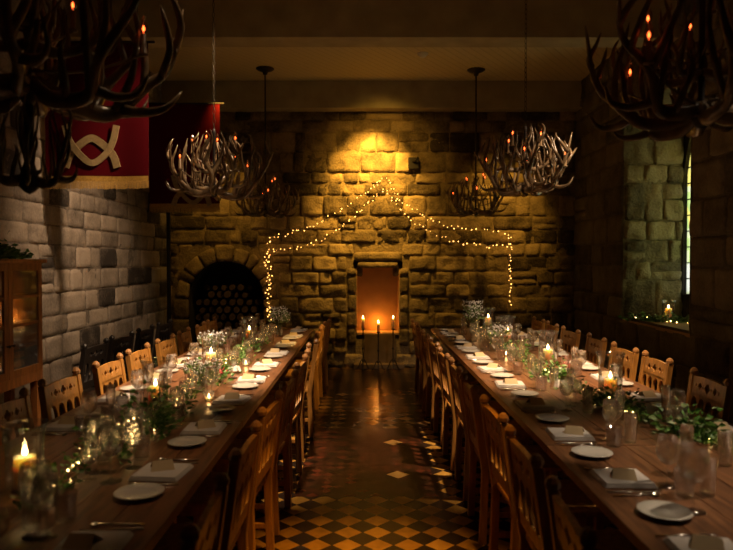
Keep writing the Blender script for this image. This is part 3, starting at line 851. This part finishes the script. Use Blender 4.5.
light_string('fairy_lights', jig(gr, .06), 80, .004, 'warm fairy lights threaded through the garland on the right table', None, .035)
# extra fairy bulbs coiled inside glass vases near the left table front
for nm, x, y, tb in (('left', -1.08, 3.02, 'left table beside the leafy clump'), ('right', 1.72, 2.66, 'right table near its front')):
    o = mesh_obj('glass_vase', me_of(lambda bm: lathe(bm, [(0, 0), (.03, 0), (.05, .03), (.055, .08), (.04, .15), (.045, .2), (.043, .2), (.038, .15), (.053, .08), (.048, .032), (0, .008)], 24), 'glass'), None, (x, y, TH))
    tag(o, f'round-bellied clear glass vase holding fairy lights, on the {tb}', 'vase')
    pts = [(x + .025 * math.cos(a * 1.7), y + .025 * math.sin(a * 1.7), TH + .03 + a * .012) for a in range(12)]
    light_string('fairy_lights', pts, 14, .0045, f'small coil of fairy lights inside the glass vase on the {tb.split(" ")[0]} table', None, .008, inside=True)
# sill garland
gs = [(3.36, 8.1, WZ0), (3.5, 7.9, WZ0), (3.62, 7.85, WZ0), (3.82, 7.75, WZ0), (3.95, 7.55, WZ0)]
garland(gs, 500, 'leafy garland around the candle on the window sill', None, spread=.08, up=.06, z=WZ0, size=.06, seed=9)
light_string('fairy_lights', [(p[0], p[1], p[2] + .03) for p in gs], 16, .006, 'fairy lights in the garland on the window sill', None, .03)

# flowers: gypsophila in vases, red roses by the hurricanes
def bouquet(x, y, label, h=.3, n=150, seed=1, m='petal', sp=.13):
    r = random.Random(seed); t = empty('flower_bouquet', (x, y, TH))
    bm = bmesh.new(); lathe(bm, [(0, 0), (.035, 0), (.045, .03), (.028, .11), (.033, .14), (.031, .14), (.026, .11), (.043, .03), (0, .008)], 18); link('glass_vase', bm, 'glass', t, smooth=True)
    bs = bmesh.new(); bp = bmesh.new(); bl = bmesh.new()
    for k in range(n):
        a = r.uniform(0, 2 * PI); q = sp * math.sqrt(r.random()); e = Vector((q * math.cos(a), q * math.sin(a), .12 + (h - .12) * r.uniform(.3, 1)))
        if k % 3 == 0: tube(bs, [(0, 0, .02), (e.x * .3, e.y * .3, e.z * .6), tuple(e)], .0012, seg=3)
        for _ in range(1):
            mt = Matrix.Translation(e); bmesh.ops.create_icosphere(bp, subdivisions=1, radius=r.uniform(.004, .009), matrix=mt)
        if k % 3 == 1: leaf(bl, e * .8, Vector((e.x, e.y, .08)), .05, r)
    link('stems', bs, 'stem', t); link('blossoms', bp, m, t); link('leaves', bl, 'leaf2', t)
    tag(t, label, 'flowers', 'white flower bouquets on the tables'); return t
bouquet(1.34, 8.05, 'tall airy bouquet of tiny white flowers at the far end of the right table', .42, 190, 1)
bouquet(-1.02, 7.75, 'tall airy bouquet of tiny white flowers at the far end of the left table', .36, 190, 2)
bouquet(-1.38, 5.85, 'white flower bouquet between the third and farthest candles of the left table', .26, 120, 3)
bouquet(1.34, 6.45, 'white flower bouquet midway along the right table before its third candle', .26, 120, 4)
bouquet(-1.12, 4.45, 'white flower bouquet just beyond the second candle of the left table', .22, 110, 5)
def rose(x, y, label, m='red', z=TH + .0):
    r = random.Random(int(x * 100 + y * 10)); bm = bmesh.new()
    for k in range(14):
        a = k * 2.4; q = .006 + .0022 * k; c = Vector((q * math.cos(a), q * math.sin(a), .03 + .001 * (14 - k)))
        s = .016 + k * .0008; n = Vector((math.cos(a), math.sin(a), .5)).normalized(); u = n.cross(Vector((0, 0, 1))).normalized(); w = n.cross(u)
        vs = [bm.verts.new(c + (u * i + w * jj) * s + n * .006 * (abs(i) + abs(jj))) for i, jj in ((-1, -.6), (-.5, -1), (.5, -1), (1, -.6), (.8, .8), (0, 1), (-.8, .8))]
        bm.faces.new(vs)
    t = empty('rose', (x, y, z)); link('bloom', bm, m, t)
    bm = bmesh.new(); tube(bm, [(0, 0, .03), (.01, .0, .004), (.06, .03, .004)], .0025, seg=5)
    for k in range(3): leaf(bm, Vector((.02 + .012 * k, .01 * k, .008)), Vector((rnd.uniform(-1, 1), rnd.uniform(-1, 1), .3)), .035, r)
    link('stem', bm, 'leaf', t); tag(t, label, 'flower', 'roses lying on the tables')
rose(-1.14, 5.12, 'dark red rose at the foot of the third candle of the left table'); rose(1.46, 5.3, 'dark red rose in front of the second candle of the right table'); rose(1.66, 5.33, 'dark red rose to the right of the second candle of the right table')
rose(-1.05, 5.2, 'white rose beside a red rose on the left table', 'petal'); rose(1.38, 4.55, 'white rose in the garland of the right table beyond the nearest candle', 'petal'); rose(-1.16, 3.66, 'white rose on the left table just short of the second candle', 'petal')
# tea lights
def tealight(x, y, label):
    t = empty('tealight_holder', (x, y, TH)); bm = bmesh.new(); lathe(bm, [(0, 0), (.025, 0), (.033, .03), (.036, .065), (.034, .065), (.031, .03), (.023, .006), (0, .006)], 18); link('glass_cup', bm, 'glass', t, smooth=True)
    bm = bmesh.new(); lathe(bm, [(0, .008), (.02, .008), (.02, .02), (0, .02)], 14); link('tealight', bm, 'wax', t, smooth=True)
    mesh_obj('flame', flame_me, t, (0, 0, .02), (0, 0, 0), .7); tag(t, label, 'tealight holder', 'tealights on the tables'); point('tealight_light', (x, y, TH + .045), .15, CANDLE)
for x, y, l in ((-1.0, 4.15, 'lit tealight in a glass cup beside the second candle of the left table'), (-1.02, 5.55, 'lit tealight in a glass cup beyond the third candle of the left table'), (1.3, 7.6, 'lit tealight in a glass cup near the far end of the right table'), (1.33, 6.1, 'lit tealight in a glass cup past the second candle of the right table')):
    tealight(x, y, l)

# ------------------------------------------------------------------ table label pass
SEEN = {}
desc = {'napkin': ('folded white linen napkin', 'napkin', 'napkins'), 'place_card': ('folded tan place card', 'place card', 'place cards'),
        'side_plate': ('round white side plate', 'plate', 'side plates'), 'fork': ('silver fork', 'fork', 'forks'), 'table_knife': ('silver table knife', 'knife', 'knives'),
        'spoon': ('silver spoon', 'spoon', 'spoons'), 'wine_glass': ('clear stemmed wine glass', 'wine glass', 'wine glasses'),
        'champagne_flute': ('slim champagne flute', 'champagne flute', 'champagne flutes'), 'water_tumbler': ('clear water tumbler', 'tumbler', 'water tumblers'),
        'goblet': ('short clear goblet', 'goblet', 'short goblets'), 'highball_glass': ('tall straight clear glass', 'glass', 'tall straight glasses')}
for kind, o, side, y in sorted(THINGS, key=lambda q: q[3]):
    k = SEEN.get((kind, side), 0); SEEN[(kind, side)] = k + 1
    d, c, g = desc[kind]; tag(o, f'{d} on the {side}, {ORD[k]} the camera', c, f'{g} on the {side}')

# ------------------------------------------------------------------ antler chandeliers
def antler_me(seed):
    r = random.Random(seed); bm = bmesh.new()
    j = lambda s=.02: r.uniform(-s, s)
    beam = [(.02, 0, .02), (.15, j(), -.02 + j(.01)), (.30, .03 + j(.03), .0 + j()), (.41, j(.05), .08 + j(.03)), (.49 + j(.03), -.03 + j(.07), .2 + j(.05)), (.6 + j(.06), j(.12), .36 + j(.07))]
    P = catmull(beam, 22); tube(bm, P, .022, .004, seg=7, rf=lambda f: .027 * (1 - f) ** .5 + .003)
    for i, L, dx in ((6, .2, .02), (9, .32, .05), (13, .34, -.05), (16, .22, -.03), (19, .15, -.04), (10, -.16, .13)):
        p = P[i]; s = 1 if L > 0 else 0; L = abs(L) * r.uniform(.8, 1.15); side = r.choice((-1, 1)) * r.uniform(.04, .12)
        if s: q = [tuple(p), (p.x + dx * .5 + .02, p.y + side * .7, p.z + L * .35), (p.x + dx, p.y + side, p.z + L * .72), (p.x + dx * 1.6, p.y + side * .7, p.z + L)]
        else: q = [tuple(p), (p.x + .06, p.y + side, p.z - .015), (p.x + .14, p.y + side * 1.6, p.z + .0), (p.x + .2, p.y + side * 1.5, p.z + .06)]
        tube(bm, q, .012, .0015, n=9, seg=6, rf=lambda f: .0175 * (1 - f) ** .55 + .001)
    bmesh.ops.recalc_face_normals(bm, faces=bm.faces)
    me = bpy.data.meshes.new('antler'); bm.to_mesh(me); bm.free(); me.shade_smooth(); me.materials.append(M['antler']); return me
ANT = [antler_me(s) for s in (1, 2, 3, 4)]
def chain_f(L):
    def f(bm):
        n = int(L / .045)
        for k in range(n):
            z = k * .045; a = (k % 2) * PI / 2; pts = []
            for q in range(9):
                t = 2 * PI * q / 8; x = .012 * math.cos(t); pts.append((x * math.cos(a), x * math.sin(a), z + .026 + .026 * math.sin(t)))
            tube(bm, pts, .0028, seg=4, cap=False)
    return f
sleeve_me = me_of(lambda bm: lathe(bm, [(0, -.01), (.02, -.008), (.022, .0), (.012, .002), (.012, .085), (.008, .088), (0, .088)], 12), 'ivory')
bglass_me = me_of(lambda bm: lathe(bm, [(.007, .0), (.013, .014), (.016, .028), (.013, .045), (.006, .06), (0, .072)], 12), 'bulb')
fil_me = me_of(lambda bm: lathe(bm, [(0, .008), (.004, .014), (.0055, .02), (.003, .028), (0, .034)], 8), 'filament')
hub_me = me_of(lambda bm: lathe(bm, [(0, -.04), (.02, -.035), (.035, -.01), (.05, .02), (.03, .05), (.014, .08), (.014, .55), (.02, .57), (.01, .6), (0, .61)], 16), 'iron')
def chandelier(x, y, z, seed, label, hang, sc=1):
    r = random.Random(seed); t = empty('antler_chandelier', (x, y, z), r.uniform(0, 6)); V = lambda q: (q * .87, q * .87, q * 1.22)
    mesh_obj('hub', hub_me, t)
    n = 8
    for k in range(n): mesh_obj('antler', ANT[(k + seed) % 4], t, (0, 0, .02), (0, r.uniform(-.08, .1), 2 * PI * k / n + r.uniform(-.15, .15)), V(sc * r.uniform(.9, 1.08)))
    for k in range(4): mesh_obj('antler', ANT[(k + seed + 1) % 4], t, (0, 0, .2), (0, r.uniform(-.25, -.05), 2 * PI * (k + .5) / 4 + r.uniform(-.2, .2)), V(sc * r.uniform(.5, .68)))
    for k in range(8):
        a = 2 * PI * k / 8 + r.uniform(-.15, .15); q = (.36 if k % 2 else .2) * sc; zz = (.2 if k % 2 else .4) + r.uniform(-.03, .03)
        c = mesh_obj('candle_sleeve', sleeve_me, t, (q * math.cos(a), q * math.sin(a), zz))
        b_ = mesh_obj('bulb', bglass_me, c, (0, 0, .086), sc=1.25); fi = mesh_obj('filament', fil_me, t, (q * math.cos(a), q * math.sin(a), zz + .088), sc=1.2)
        bm = bmesh.new(); tube(bm, [(0, 0, zz - .12), (q * .5 * math.cos(a), q * .5 * math.sin(a), zz - .1), (q * math.cos(a), q * math.sin(a), zz - .005)], .006, n=6, seg=6)
        link('arm', bm, 'antler', t, smooth=True)
    if seed == 11:   # the lower crown of drooping antlers on the nearest one
        for k in range(6): mesh_obj('antler', ANT[k % 4], t, (0, 0, -.36), (0, -.1, 2 * PI * (k + .3) / 6), (.38, .38, .8))
        mesh_obj('hub', me_of(lambda bm: lathe(bm, [(0, -.42), (.02, -.41), (.05, -.38), (.035, -.33), (.02, -.28), (.02, -.03)], 14), 'iron'), t)
    top = ZC - z
    if hang == 'chain':
        mesh_obj('chain', me_of(chain_f(top - .6), 'chain'), t, (0, 0, .6))
    else:
        bm = bmesh.new(); tube(bm, [(0, 0, .6), (0, 0, top - .02)], .011, seg=8); link('rod', bm, 'iron', t, smooth=True)
    bm = bmesh.new(); lathe(bm, [(0, -.09), (.03, -.085), (.04, -.05), (.1, -.03), (.13, -.008), (.13, 0), (0, 0)], 20, (0, 0, top)); link('ceiling_rose', bm, 'iron', t, smooth=True)
    tag(t, label, 'chandelier', 'antler chandeliers')
chandelier(-1.44, 2.8, 2.36, 11, 'large dark antler chandelier filling the upper left corner', 'chain', 1.3)
chandelier(1.52, 2.95, 2.29, 12, 'large dark antler chandelier filling the upper right corner', 'chain', 1.12)
chandelier(-1.41, 6.1, 2.29, 13, 'pale-tipped antler chandelier hanging on a chain in front of the left banner', 'chain')
chandelier(1.5, 6.1, 2.32, 14, 'pale-tipped antler chandelier hanging on a chain at right before the stone wall', 'chain')
chandelier(-1.42, 9.3, 2.33, 15, 'dark antler chandelier on a rod above the arched fireplace', 'rod', .9)
chandelier(1.59, 9.35, 2.35, 16, 'dark antler chandelier on a rod, right of the wall light pool', 'rod', .9)

# ------------------------------------------------------------------ wall fairy lights
def wp(px, py, off=.12):   # a point on the back wall plane, seen at a pixel of the photograph
    d = YB - off; return Vector(((px - 365) / FPX * d, d, CH - (py - 262) / FPX * d))
SW = [
 ([(384, 178), (372, 188), (345, 207), (314, 226), (292, 232), (270, 239)], 42, 'upper left swag of warm fairy lights from the peak on the stone wall'),
 ([(382, 190), (366, 205), (348, 221), (325, 238), (300, 248), (272, 251)], 40, 'lower left swag of warm fairy lights from the peak on the stone wall'),
 ([(385, 178), (397, 196), (418, 212), (440, 224), (470, 230), (508, 232)], 42, 'upper right swag of warm fairy lights from the peak on the stone wall'),
 ([(383, 188), (398, 206), (420, 226), (450, 240), (480, 246), (508, 246)], 40, 'lower right swag of warm fairy lights from the peak on the stone wall'),
 ([(270, 239), (266, 255), (268, 275), (267, 295), (268, 318)], 30, 'fairy lights hanging straight down the stone wall at the left end'),
 ([(273, 250), (269, 262), (271, 280), (270, 300), (270, 322)], 24, 'second, shorter strand of fairy lights doubling the left vertical drop'),
 ([(509, 233), (511, 250), (509, 270), (512, 288), (510, 308)], 30, 'fairy lights hanging straight down the stone wall at the right end'),
]
for pts, n, lb in SW:
    light_string('fairy_lights', [wp(*p) for p in pts], int(n * .85), .0085, lb, 'fairy light strands on the back wall', .03, .003)

# ------------------------------------------------------------------ candle stands at the niche
def stand(x, y, h, label, ch):
    t = empty('candle_stand', (x, y, 0)); bm = bmesh.new()
    lathe(bm, [(0, h), (.03, h), (.034, h - .008), (.012, h - .02), (.008, h - .05), (.014, h - .07), (.008, h - .09), (.008, h * .55), (.02, h * .52), (.008, h * .48), (.008, .16), (.018, .13), (0, .11)][::-1], 12)
    link('stem', bm, 'iron', t, smooth=True)
    for k in range(3):
        a = 2 * PI * k / 3 + .5; bm = bmesh.new(); c, s = math.cos(a), math.sin(a)
        tube(bm, [(0, 0, .16), (c * .04, s * .04, .13), (c * .08, s * .08, .04), (c * .11, s * .11, .008)], .007, .006, n=8, seg=6); link('leg', bm, 'iron', t, smooth=True)
    tag(t, f'black wrought iron candle stand {label} of the three before the niche', 'candle stand', 'iron candle stands before the niche')
    candle(x, y, h + .001, ch, .024, f'lit candle on the {label} iron stand before the niche', 'candles on the iron stands', .35)
stand(-.03, 9.93, .63, 'left', .16); stand(.2, 9.78, .6, 'middle', .13); stand(.43, 9.93, .63, 'right', .16)

# ------------------------------------------------------------------ fire logs
lm = bpy.data.meshes.new('log'); bm = bmesh.new(); lathe(bm, [(0, -.2), (.056, -.2), (.06, -.19), (.06, .19), (.056, .2), (0, .2)], 12)
for v in bm.verts: v.co = Vector((v.co.x * (1 + .12 * noise.noise(v.co * 30)), v.co.y * (1 + .12 * noise.noise(v.co * 25)), v.co.z))
bmesh.ops.recalc_face_normals(bm, faces=bm.faces)
for f in bm.faces:
    f.material_index = 1 if len(f.verts) == 3 else 0
bm.to_mesh(lm); bm.free(); lm.materials.append(M['bark']); lm.materials.append(M['logend'])
row = 0; z = .062; lk = 0
while z < 1.34:
    n = 8 if row % 2 == 0 else 7; hw_ = AR - .07
    if z > AZ: n -= 2
    for k in range(n):
        x = AX + (k - (n - 1) / 2) * .136
        q_ = rnd.uniform(.72, 1.04)
        o = mesh_obj('log', lm, None, (x + rnd.uniform(-.008, .008), YB + .34 + rnd.uniform(-.06, .06), z - .06 * (1 - q_)), (PI / 2, rnd.uniform(0, 6), 0), (q_, q_ * rnd.uniform(.85, 1), 1)); lk += 1
        tag(o, f"round split-end firewood log, {['leftmost', 'second from left', 'third from left', 'fourth from left', 'fifth from left', 'sixth from left', 'seventh from left', 'rightmost'][k]}, {'bottom' if row == 0 else 'number %d' % (row + 1)} course of the fireplace stack", 'log', 'firewood stacked in the arched fireplace')
    z += .119; row += 1

# ------------------------------------------------------------------ banners
def banner(x0, x1, y, z0, z1, label, knot, pole=None):
    t = empty('hanging_banner', ((x0 + x1) / 2, y, z0)); w = (x1 - x0) / 2; h = z1 - z0
    def wav(u, z): return .02 * math.sin(u * 9) * (1 - z / h * .7)
    bm = bmesh.new(); n = 24; m = 10; g = []
    for s in (-1, 1):
        g.append([[bm.verts.new((-w + 2 * w * i / n, wav(-w + 2 * w * i / n, .12 + (h - .12) * k / m) + s * .003, .12 + (h - .12) * k / m)) for i in range(n + 1)] for k in range(m + 1)])
    for s in (0, 1):
        for k in range(m):
            for i in range(n): bm.faces.new((g[s][k][i], g[s][k][i + 1], g[s][k + 1][i + 1], g[s][k + 1][i]))
    for i in range(n):
        for k in (0, m): bm.faces.new((g[0][k][i], g[0][k][i + 1], g[1][k][i + 1], g[1][k][i]))
    for k in range(m):
        for i in (0, n): bm.faces.new((g[0][k][i], g[0][k + 1][i], g[1][k + 1][i], g[1][k][i]))
    link('cloth', bm, 'velvet', t, smooth=False)
    bm = bmesh.new()   # gold braid and hanging fringe
    for i in range(n):
        a = -w + 2 * w * i / n; b_ = a + 2 * w / n
        v = [bm.verts.new((q, wav(q, .1) - .009, zz)) for q, zz in ((a, .075), (b_, .075), (b_, .125), (a, .125))]; bm.faces.new(v)
    link('braid', bm, 'gold', t)
    bm = bmesh.new()
    for i in range(110):
        a = -w + 2 * w * (i + .5) / 110; yy = wav(a, .08) - .007; tube(bm, [(a, yy, .078), (a + rnd.uniform(-.003, .003), yy, .0 + rnd.uniform(0, .012))], .0042, .0035, seg=4)
    link('fringe', bm, 'gold', t)
    bm = bmesh.new(); cx, cz, s = knot  # interlaced gold knot: two pointed loops crossing
    def band(pts, wd, dy):
        P = catmull(pts, 26); L, R_, L2, R2 = [], [], [], []
        for i, p in enumerate(P):
            tg = (P[min(i + 1, 26)] - P[max(i - 1, 0)]).normalized(); nn = Vector((-tg.z, 0, tg.x))
            y_ = wav(p.x, p.z) - dy
            for lst, q, yo in ((L, p + nn * wd, 0), (R_, p - nn * wd, 0), (L2, p + nn * wd, .012), (R2, p - nn * wd, .012)): lst.append(bm.verts.new((q.x, y_ + yo, q.z)))
        for i in range(26):
            bm.faces.new((L[i], L[i + 1], R_[i + 1], R_[i])); bm.faces.new((L[i], L[i + 1], L2[i + 1], L2[i])); bm.faces.new((R_[i], R_[i + 1], R2[i + 1], R2[i]))
    K = lambda a, b_: (cx + a * s, 0, cz + b_ * s * .85)
    band([K(-1, -.95), K(-.75, -.3), K(-.1, .35), K(.25, .3), K(.8, -.3), K(1, -.95)], .034, .018)
    band([K(-1, 1.0), K(-.8, .25), K(-.3, -.5), K(.1, -.75), K(.55, -.35), K(.85, .25), K(1, 1.0)], .03, .026)
    link('knot_emblem', bm, 'goldk', t)
    bm = bmesh.new(); tube(bm, [(-w - .06, 0, h + .012), (w + .06, 0, h + .012)], .013, seg=8); link('rail', bm, 'iron', t, smooth=True)
    bm = bmesh.new()
    if pole: tube(bm, [(pole, .05, -z0), (pole, .05, h + .012)], .028, seg=10)
    else:
        for s_ in (-1, 1): tube(bm, [(s_ * w * .8, 0, h), (s_ * w * .8, 0, ZC - z0)], .004, seg=5)
    link('pole' if pole else 'hanging_cords', bm, 'iron', t, smooth=True)
    tag(t, label, 'banner', 'crimson banners'); return t
banner(-3.04, -2.05, 6.2, 2.34, 3.72, 'crimson banner with gold knot and fringe, nearer of two on the left', (-.05, .40, .24))
banner(-2.98, -2.0, 9.0, 2.33, 3.82, 'dark red fringed banner partly hidden behind the left middle chandelier', (.1, .3, .25), pole=-.24)

# ------------------------------------------------------------------ cabinet with glazed doors
def cabinet():
    t = empty('display_cabinet', (XL + .06, 4.48, 0)); d = .3; w = 1.04; z0, z1 = .74, 1.64
    bm = bmesh.new()
    box(bm, 0, .02, 0, w, z0, z1); box(bm, 0, d - .02, 0, .025, z0, z1, .003); box(bm, 0, d - .02, w - .025, w, z0, z1, .003)
    box(bm, 0, d - .02, 0, w, z0, z0 + .03); box(bm, 0, d - .02, 0, w, z1 - .03, z1); link('carcass', bm, 'cab_oak', t)
    bm = bmesh.new(); box(bm, -.0, d + .03, -.03, w + .03, z1, z1 + .035, .01); link('cornice', bm, 'cab_oak', t)
    for z in (.95, 1.15, 1.37):
        bm = bmesh.new(); box(bm, .02, d - .05, .03, w - .03, z, z + .018); link('shelf', bm, 'cab_oak', t)
    for s in range(2):
        y0 = .003 + s * w / 2; y1 = y0 + w / 2 - .006; bm = bmesh.new(); q = .06
        box(bm, d - .02, d, y0, y0 + q, z0, z1, .003); box(bm, d - .02, d, y1 - q, y1, z0, z1, .003)
        box(bm, d - .02, d, y0 + q, y1 - q, z0, z0 + q, .003); box(bm, d - .02, d, y0 + q, y1 - q, z1 - q, z1, .003)
        for zz in (1.15, 1.37): box(bm, d - .017, d - .003, y0 + q, y1 - q, zz - .012, zz + .012)
        dr = link('door', bm, 'cab_oak', t)
        bm = bmesh.new(); box(bm, d - .012, d - .009, y0 + q, y1 - q, z0 + q, z1 - q); link('glass_pane', bm, 'glass', dr)
        bm = bmesh.new(); yy = y1 - .03 if s == 0 else y0 + .03
        lathe(bm, [(0, 0), (.007, 0), (.006, .012), (.013, .022), (.008, .03), (0, .031)], 10); h_ = link('handle', bm, 'iron', dr, smooth=True, loc=(d, yy, 1.0)); h_.rotation_euler = (0, PI / 2, 0)
    bm = bmesh.new(); box(bm, .01, d, 0, w, z0 - .08, z0, .004); link('plinth', bm, 'cab_oak', t)
    for y in (.05, w - .05):
        for x in (.04, d - .04):
            bm = bmesh.new(); box(bm, x - .03, x + .03, y - .03, y + .03, 0, z0 - .08, .004); link('leg', bm, 'cab_oak', t)
    tag(t, 'golden oak display cabinet with glazed doors against the left stone wall', 'cabinet')
cabinet()
bk = 0
for k in range(7):
    z = .77 + .0245 * k; bm = bmesh.new(); box(bm, 0, .17, 0, .3 - .01 * (k % 3), 0, .023, .003)
    o = link('book', bm, 'book' if k % 3 else 'book2', loc=(XL + .1, 4.48 + .62 + .01 * (k % 2), z + .001))
    tag(o, f"book lying flat in the cabinet, {['bottom', 'second', 'third', 'fourth', 'fifth', 'sixth', 'topmost'][k]} of the stack", 'book', 'books stacked in the cabinet')
for k, (y, z) in enumerate(((5.12, 1.168), (5.24, 1.168), (5.36, 1.168), (5.15, 1.388), (5.32, 1.388))):
    o = mesh_obj('bottle', me_of(lambda bm: lathe(bm, [(0, 0), (.03, 0), (.032, .08), (.012, .12), (.011, .15), (0, .15)], 14), ('petal', 'book2', 'ivory')[k % 3]), None, (XL + .2, y, z + .001))
    tag(o, f"small {('white', 'dark green', 'cream')[k % 3]} bottle on the cabinet's {'top' if z > 1.3 else 'middle'} shelf, {['first', 'second', 'third', 'first', 'second'][k]} from the left", 'bottle', 'bottles in the cabinet')
ZT = 1.676
garland([(XL + .22, 4.5, ZT), (XL + .3, 4.8, ZT), (XL + .28, 5.1, ZT), (XL + .25, 5.45, ZT)], 520, 'leafy garland draped on top of the oak cabinet', None, spread=.07, up=.08, z=ZT, size=.05, clumps=[(XL + .3, 4.95, 120, .1, .1)], seed=21)
bm = bmesh.new(); box(bm, 0, .012, 0, .16, 0, .11, .002); o = link('white_card', bm, 'linen', loc=(XL + .26, 5.1, ZT + .055)); o.rotation_euler = (0, -.3, .2); o.location.z = ZT + .03
tag(o, 'white card leaning in the greenery on top of the cabinet', 'card')

# small wall fixtures and a dark socket stand-in
bm = bmesh.new(); box(bm, 0, .16, -.1, .1, -.14, .14, .012); o = link('black_wall_box', bm, 'black', loc=(XL + .03, 9.35, 2.5)); tag(o, 'small black box mounted high on the left wall near the corner', 'wall box')  # plain dark box, purpose unknown
bm = bmesh.new(); box(bm, -.07, .1, -.06, .0, -.09, .09, .01); tube(bm, [(.0, -.05, .02), (.05, -.14, .04), (.07, -.16, .08)], .02, .012, n=6, seg=6)
o = link('shaded_socket', bm, 'iron', loc=(.74, YB - .06, 3.18)); tag(o, 'dark piece standing in for a shaded wall socket, right of the light pool', 'wall socket')  # dark piece added where the wall has a shaded hole
bm = bmesh.new(); lathe(bm, [(0, -.055), (.035, -.05), (.055, -.03), (.06, -.012), (.075, -.01), (.075, 0), (0, 0)], 24); o = link('smoke_detector', bm, 'white', smooth=True, loc=(.76, 8.63, ZC)); tag(o, 'round white smoke detector on the boarded ceiling', 'smoke detector')

# ------------------------------------------------------------------ lighting
AMB = (1, .52, .075)
spot('wall_spot', (.11, 9.32, 3.97), (.11, 10.2, 2.85), 430, AMB, 74, 1, .03)
spot('wall_flood', (.3, 8.3, 4.2), (.25, 10.2, 2.9), 75, AMB, 70, 1, .1)
spot('wall_spot_right', (2.0, 8.6, 4.2), (2.1, 10.2, 2.3), 180, AMB, 44, 1, .08)
spot('wall_spot_left', (-1.9, 8.9, 4.0), (-2.5, 10.2, 2.1), 75, AMB, 60, 1, .08)
spot('left_wall_wash', (-.8, 5.6, 4.1), (-3.1, 7.1, 1.4), 290, (1, .66, .4), 54, 1, .1)
spot('table_spot_left', (-.6, 4.7, 4.3), (-1.35, 5.3, .8), 1300, (1, .7, .43), 44, 1, .08)
spot('table_spot_right', (1.9, 4.3, 4.3), (1.5, 5.3, .8), 1200, (1, .68, .4), 40, 1, .08)
spot('aisle_spot', (1.3, 6.0, 4.2), (-.5, 7.2, .95), 600, (1, .56, .14), 18, 1, .05)
spot('floor_spot', (.62, 2.6, 4.2), (-.02, 3.3, 0), 620, (1, .45, .06), 25, 1, .1)
spot('table_spot_far_right', (2.5, 4.6, 4.3), (1.35, 7.5, .85), 400, (1, .68, .42), 34, 1, .05)
spot('table_spot_far_left', (-2.2, 7.6, 4.3), (-1.05, 7.6, .8), 150, (1, .68, .42), 34, 1, .03)
spot('reveal_fill', (3.75, 6.9, 3.4), (3.62, 8.28, 1.9), 5, (1, .66, .2), 90, 1, .05)  # added fill hidden in the recess, standing in for candlelight and daylight
spot('near_table_spot_right', (2.9, 2.9, 4.2), (1.45, 2.75, .76), 300, (1, .76, .52), 32, 1, .1)
spot('near_table_fill_left', (-.3, 3.4, 4.2), (-1.15, 2.9, .76), 110, (1, .66, .38), 32, 1, .1)  # extra light added to strengthen the candle glow on the near left table
point('niche_fill', (.2, YB + .2, .69), 2.6, (1, .3, .03), .008)  # added point light without a fitting, brightening the niche behind the candles

S.world = bpy.data.worlds.new('dusk'); S.world.use_nodes = True
bg = S.world.node_tree.nodes['Background']; bg.inputs[0].default_value = (1, .97, .85, 1); bg.inputs[1].default_value = 1.3

# ------------------------------------------------------------------ camera
cam = bpy.data.cameras.new('camera'); co = bpy.data.objects.new('camera', cam); COL.objects.link(co)
co.location = (0, 0, CH); co.rotation_euler = (PI / 2 - PITCH, 0, -YAW)
cam.sensor_width = 36; cam.lens = FPX / 733 * 36; cam.clip_start = .02
cam.dof.use_dof = True; cam.dof.focus_distance = 6.0; cam.dof.aperture_fstop = 2.2
S.camera = co
S.view_settings.view_transform = 'Standard'; S.view_settings.look = 'None'; S.view_settings.gamma = 1; S.view_settings.exposure = 0.6
S.view_settings.use_curve_mapping = False
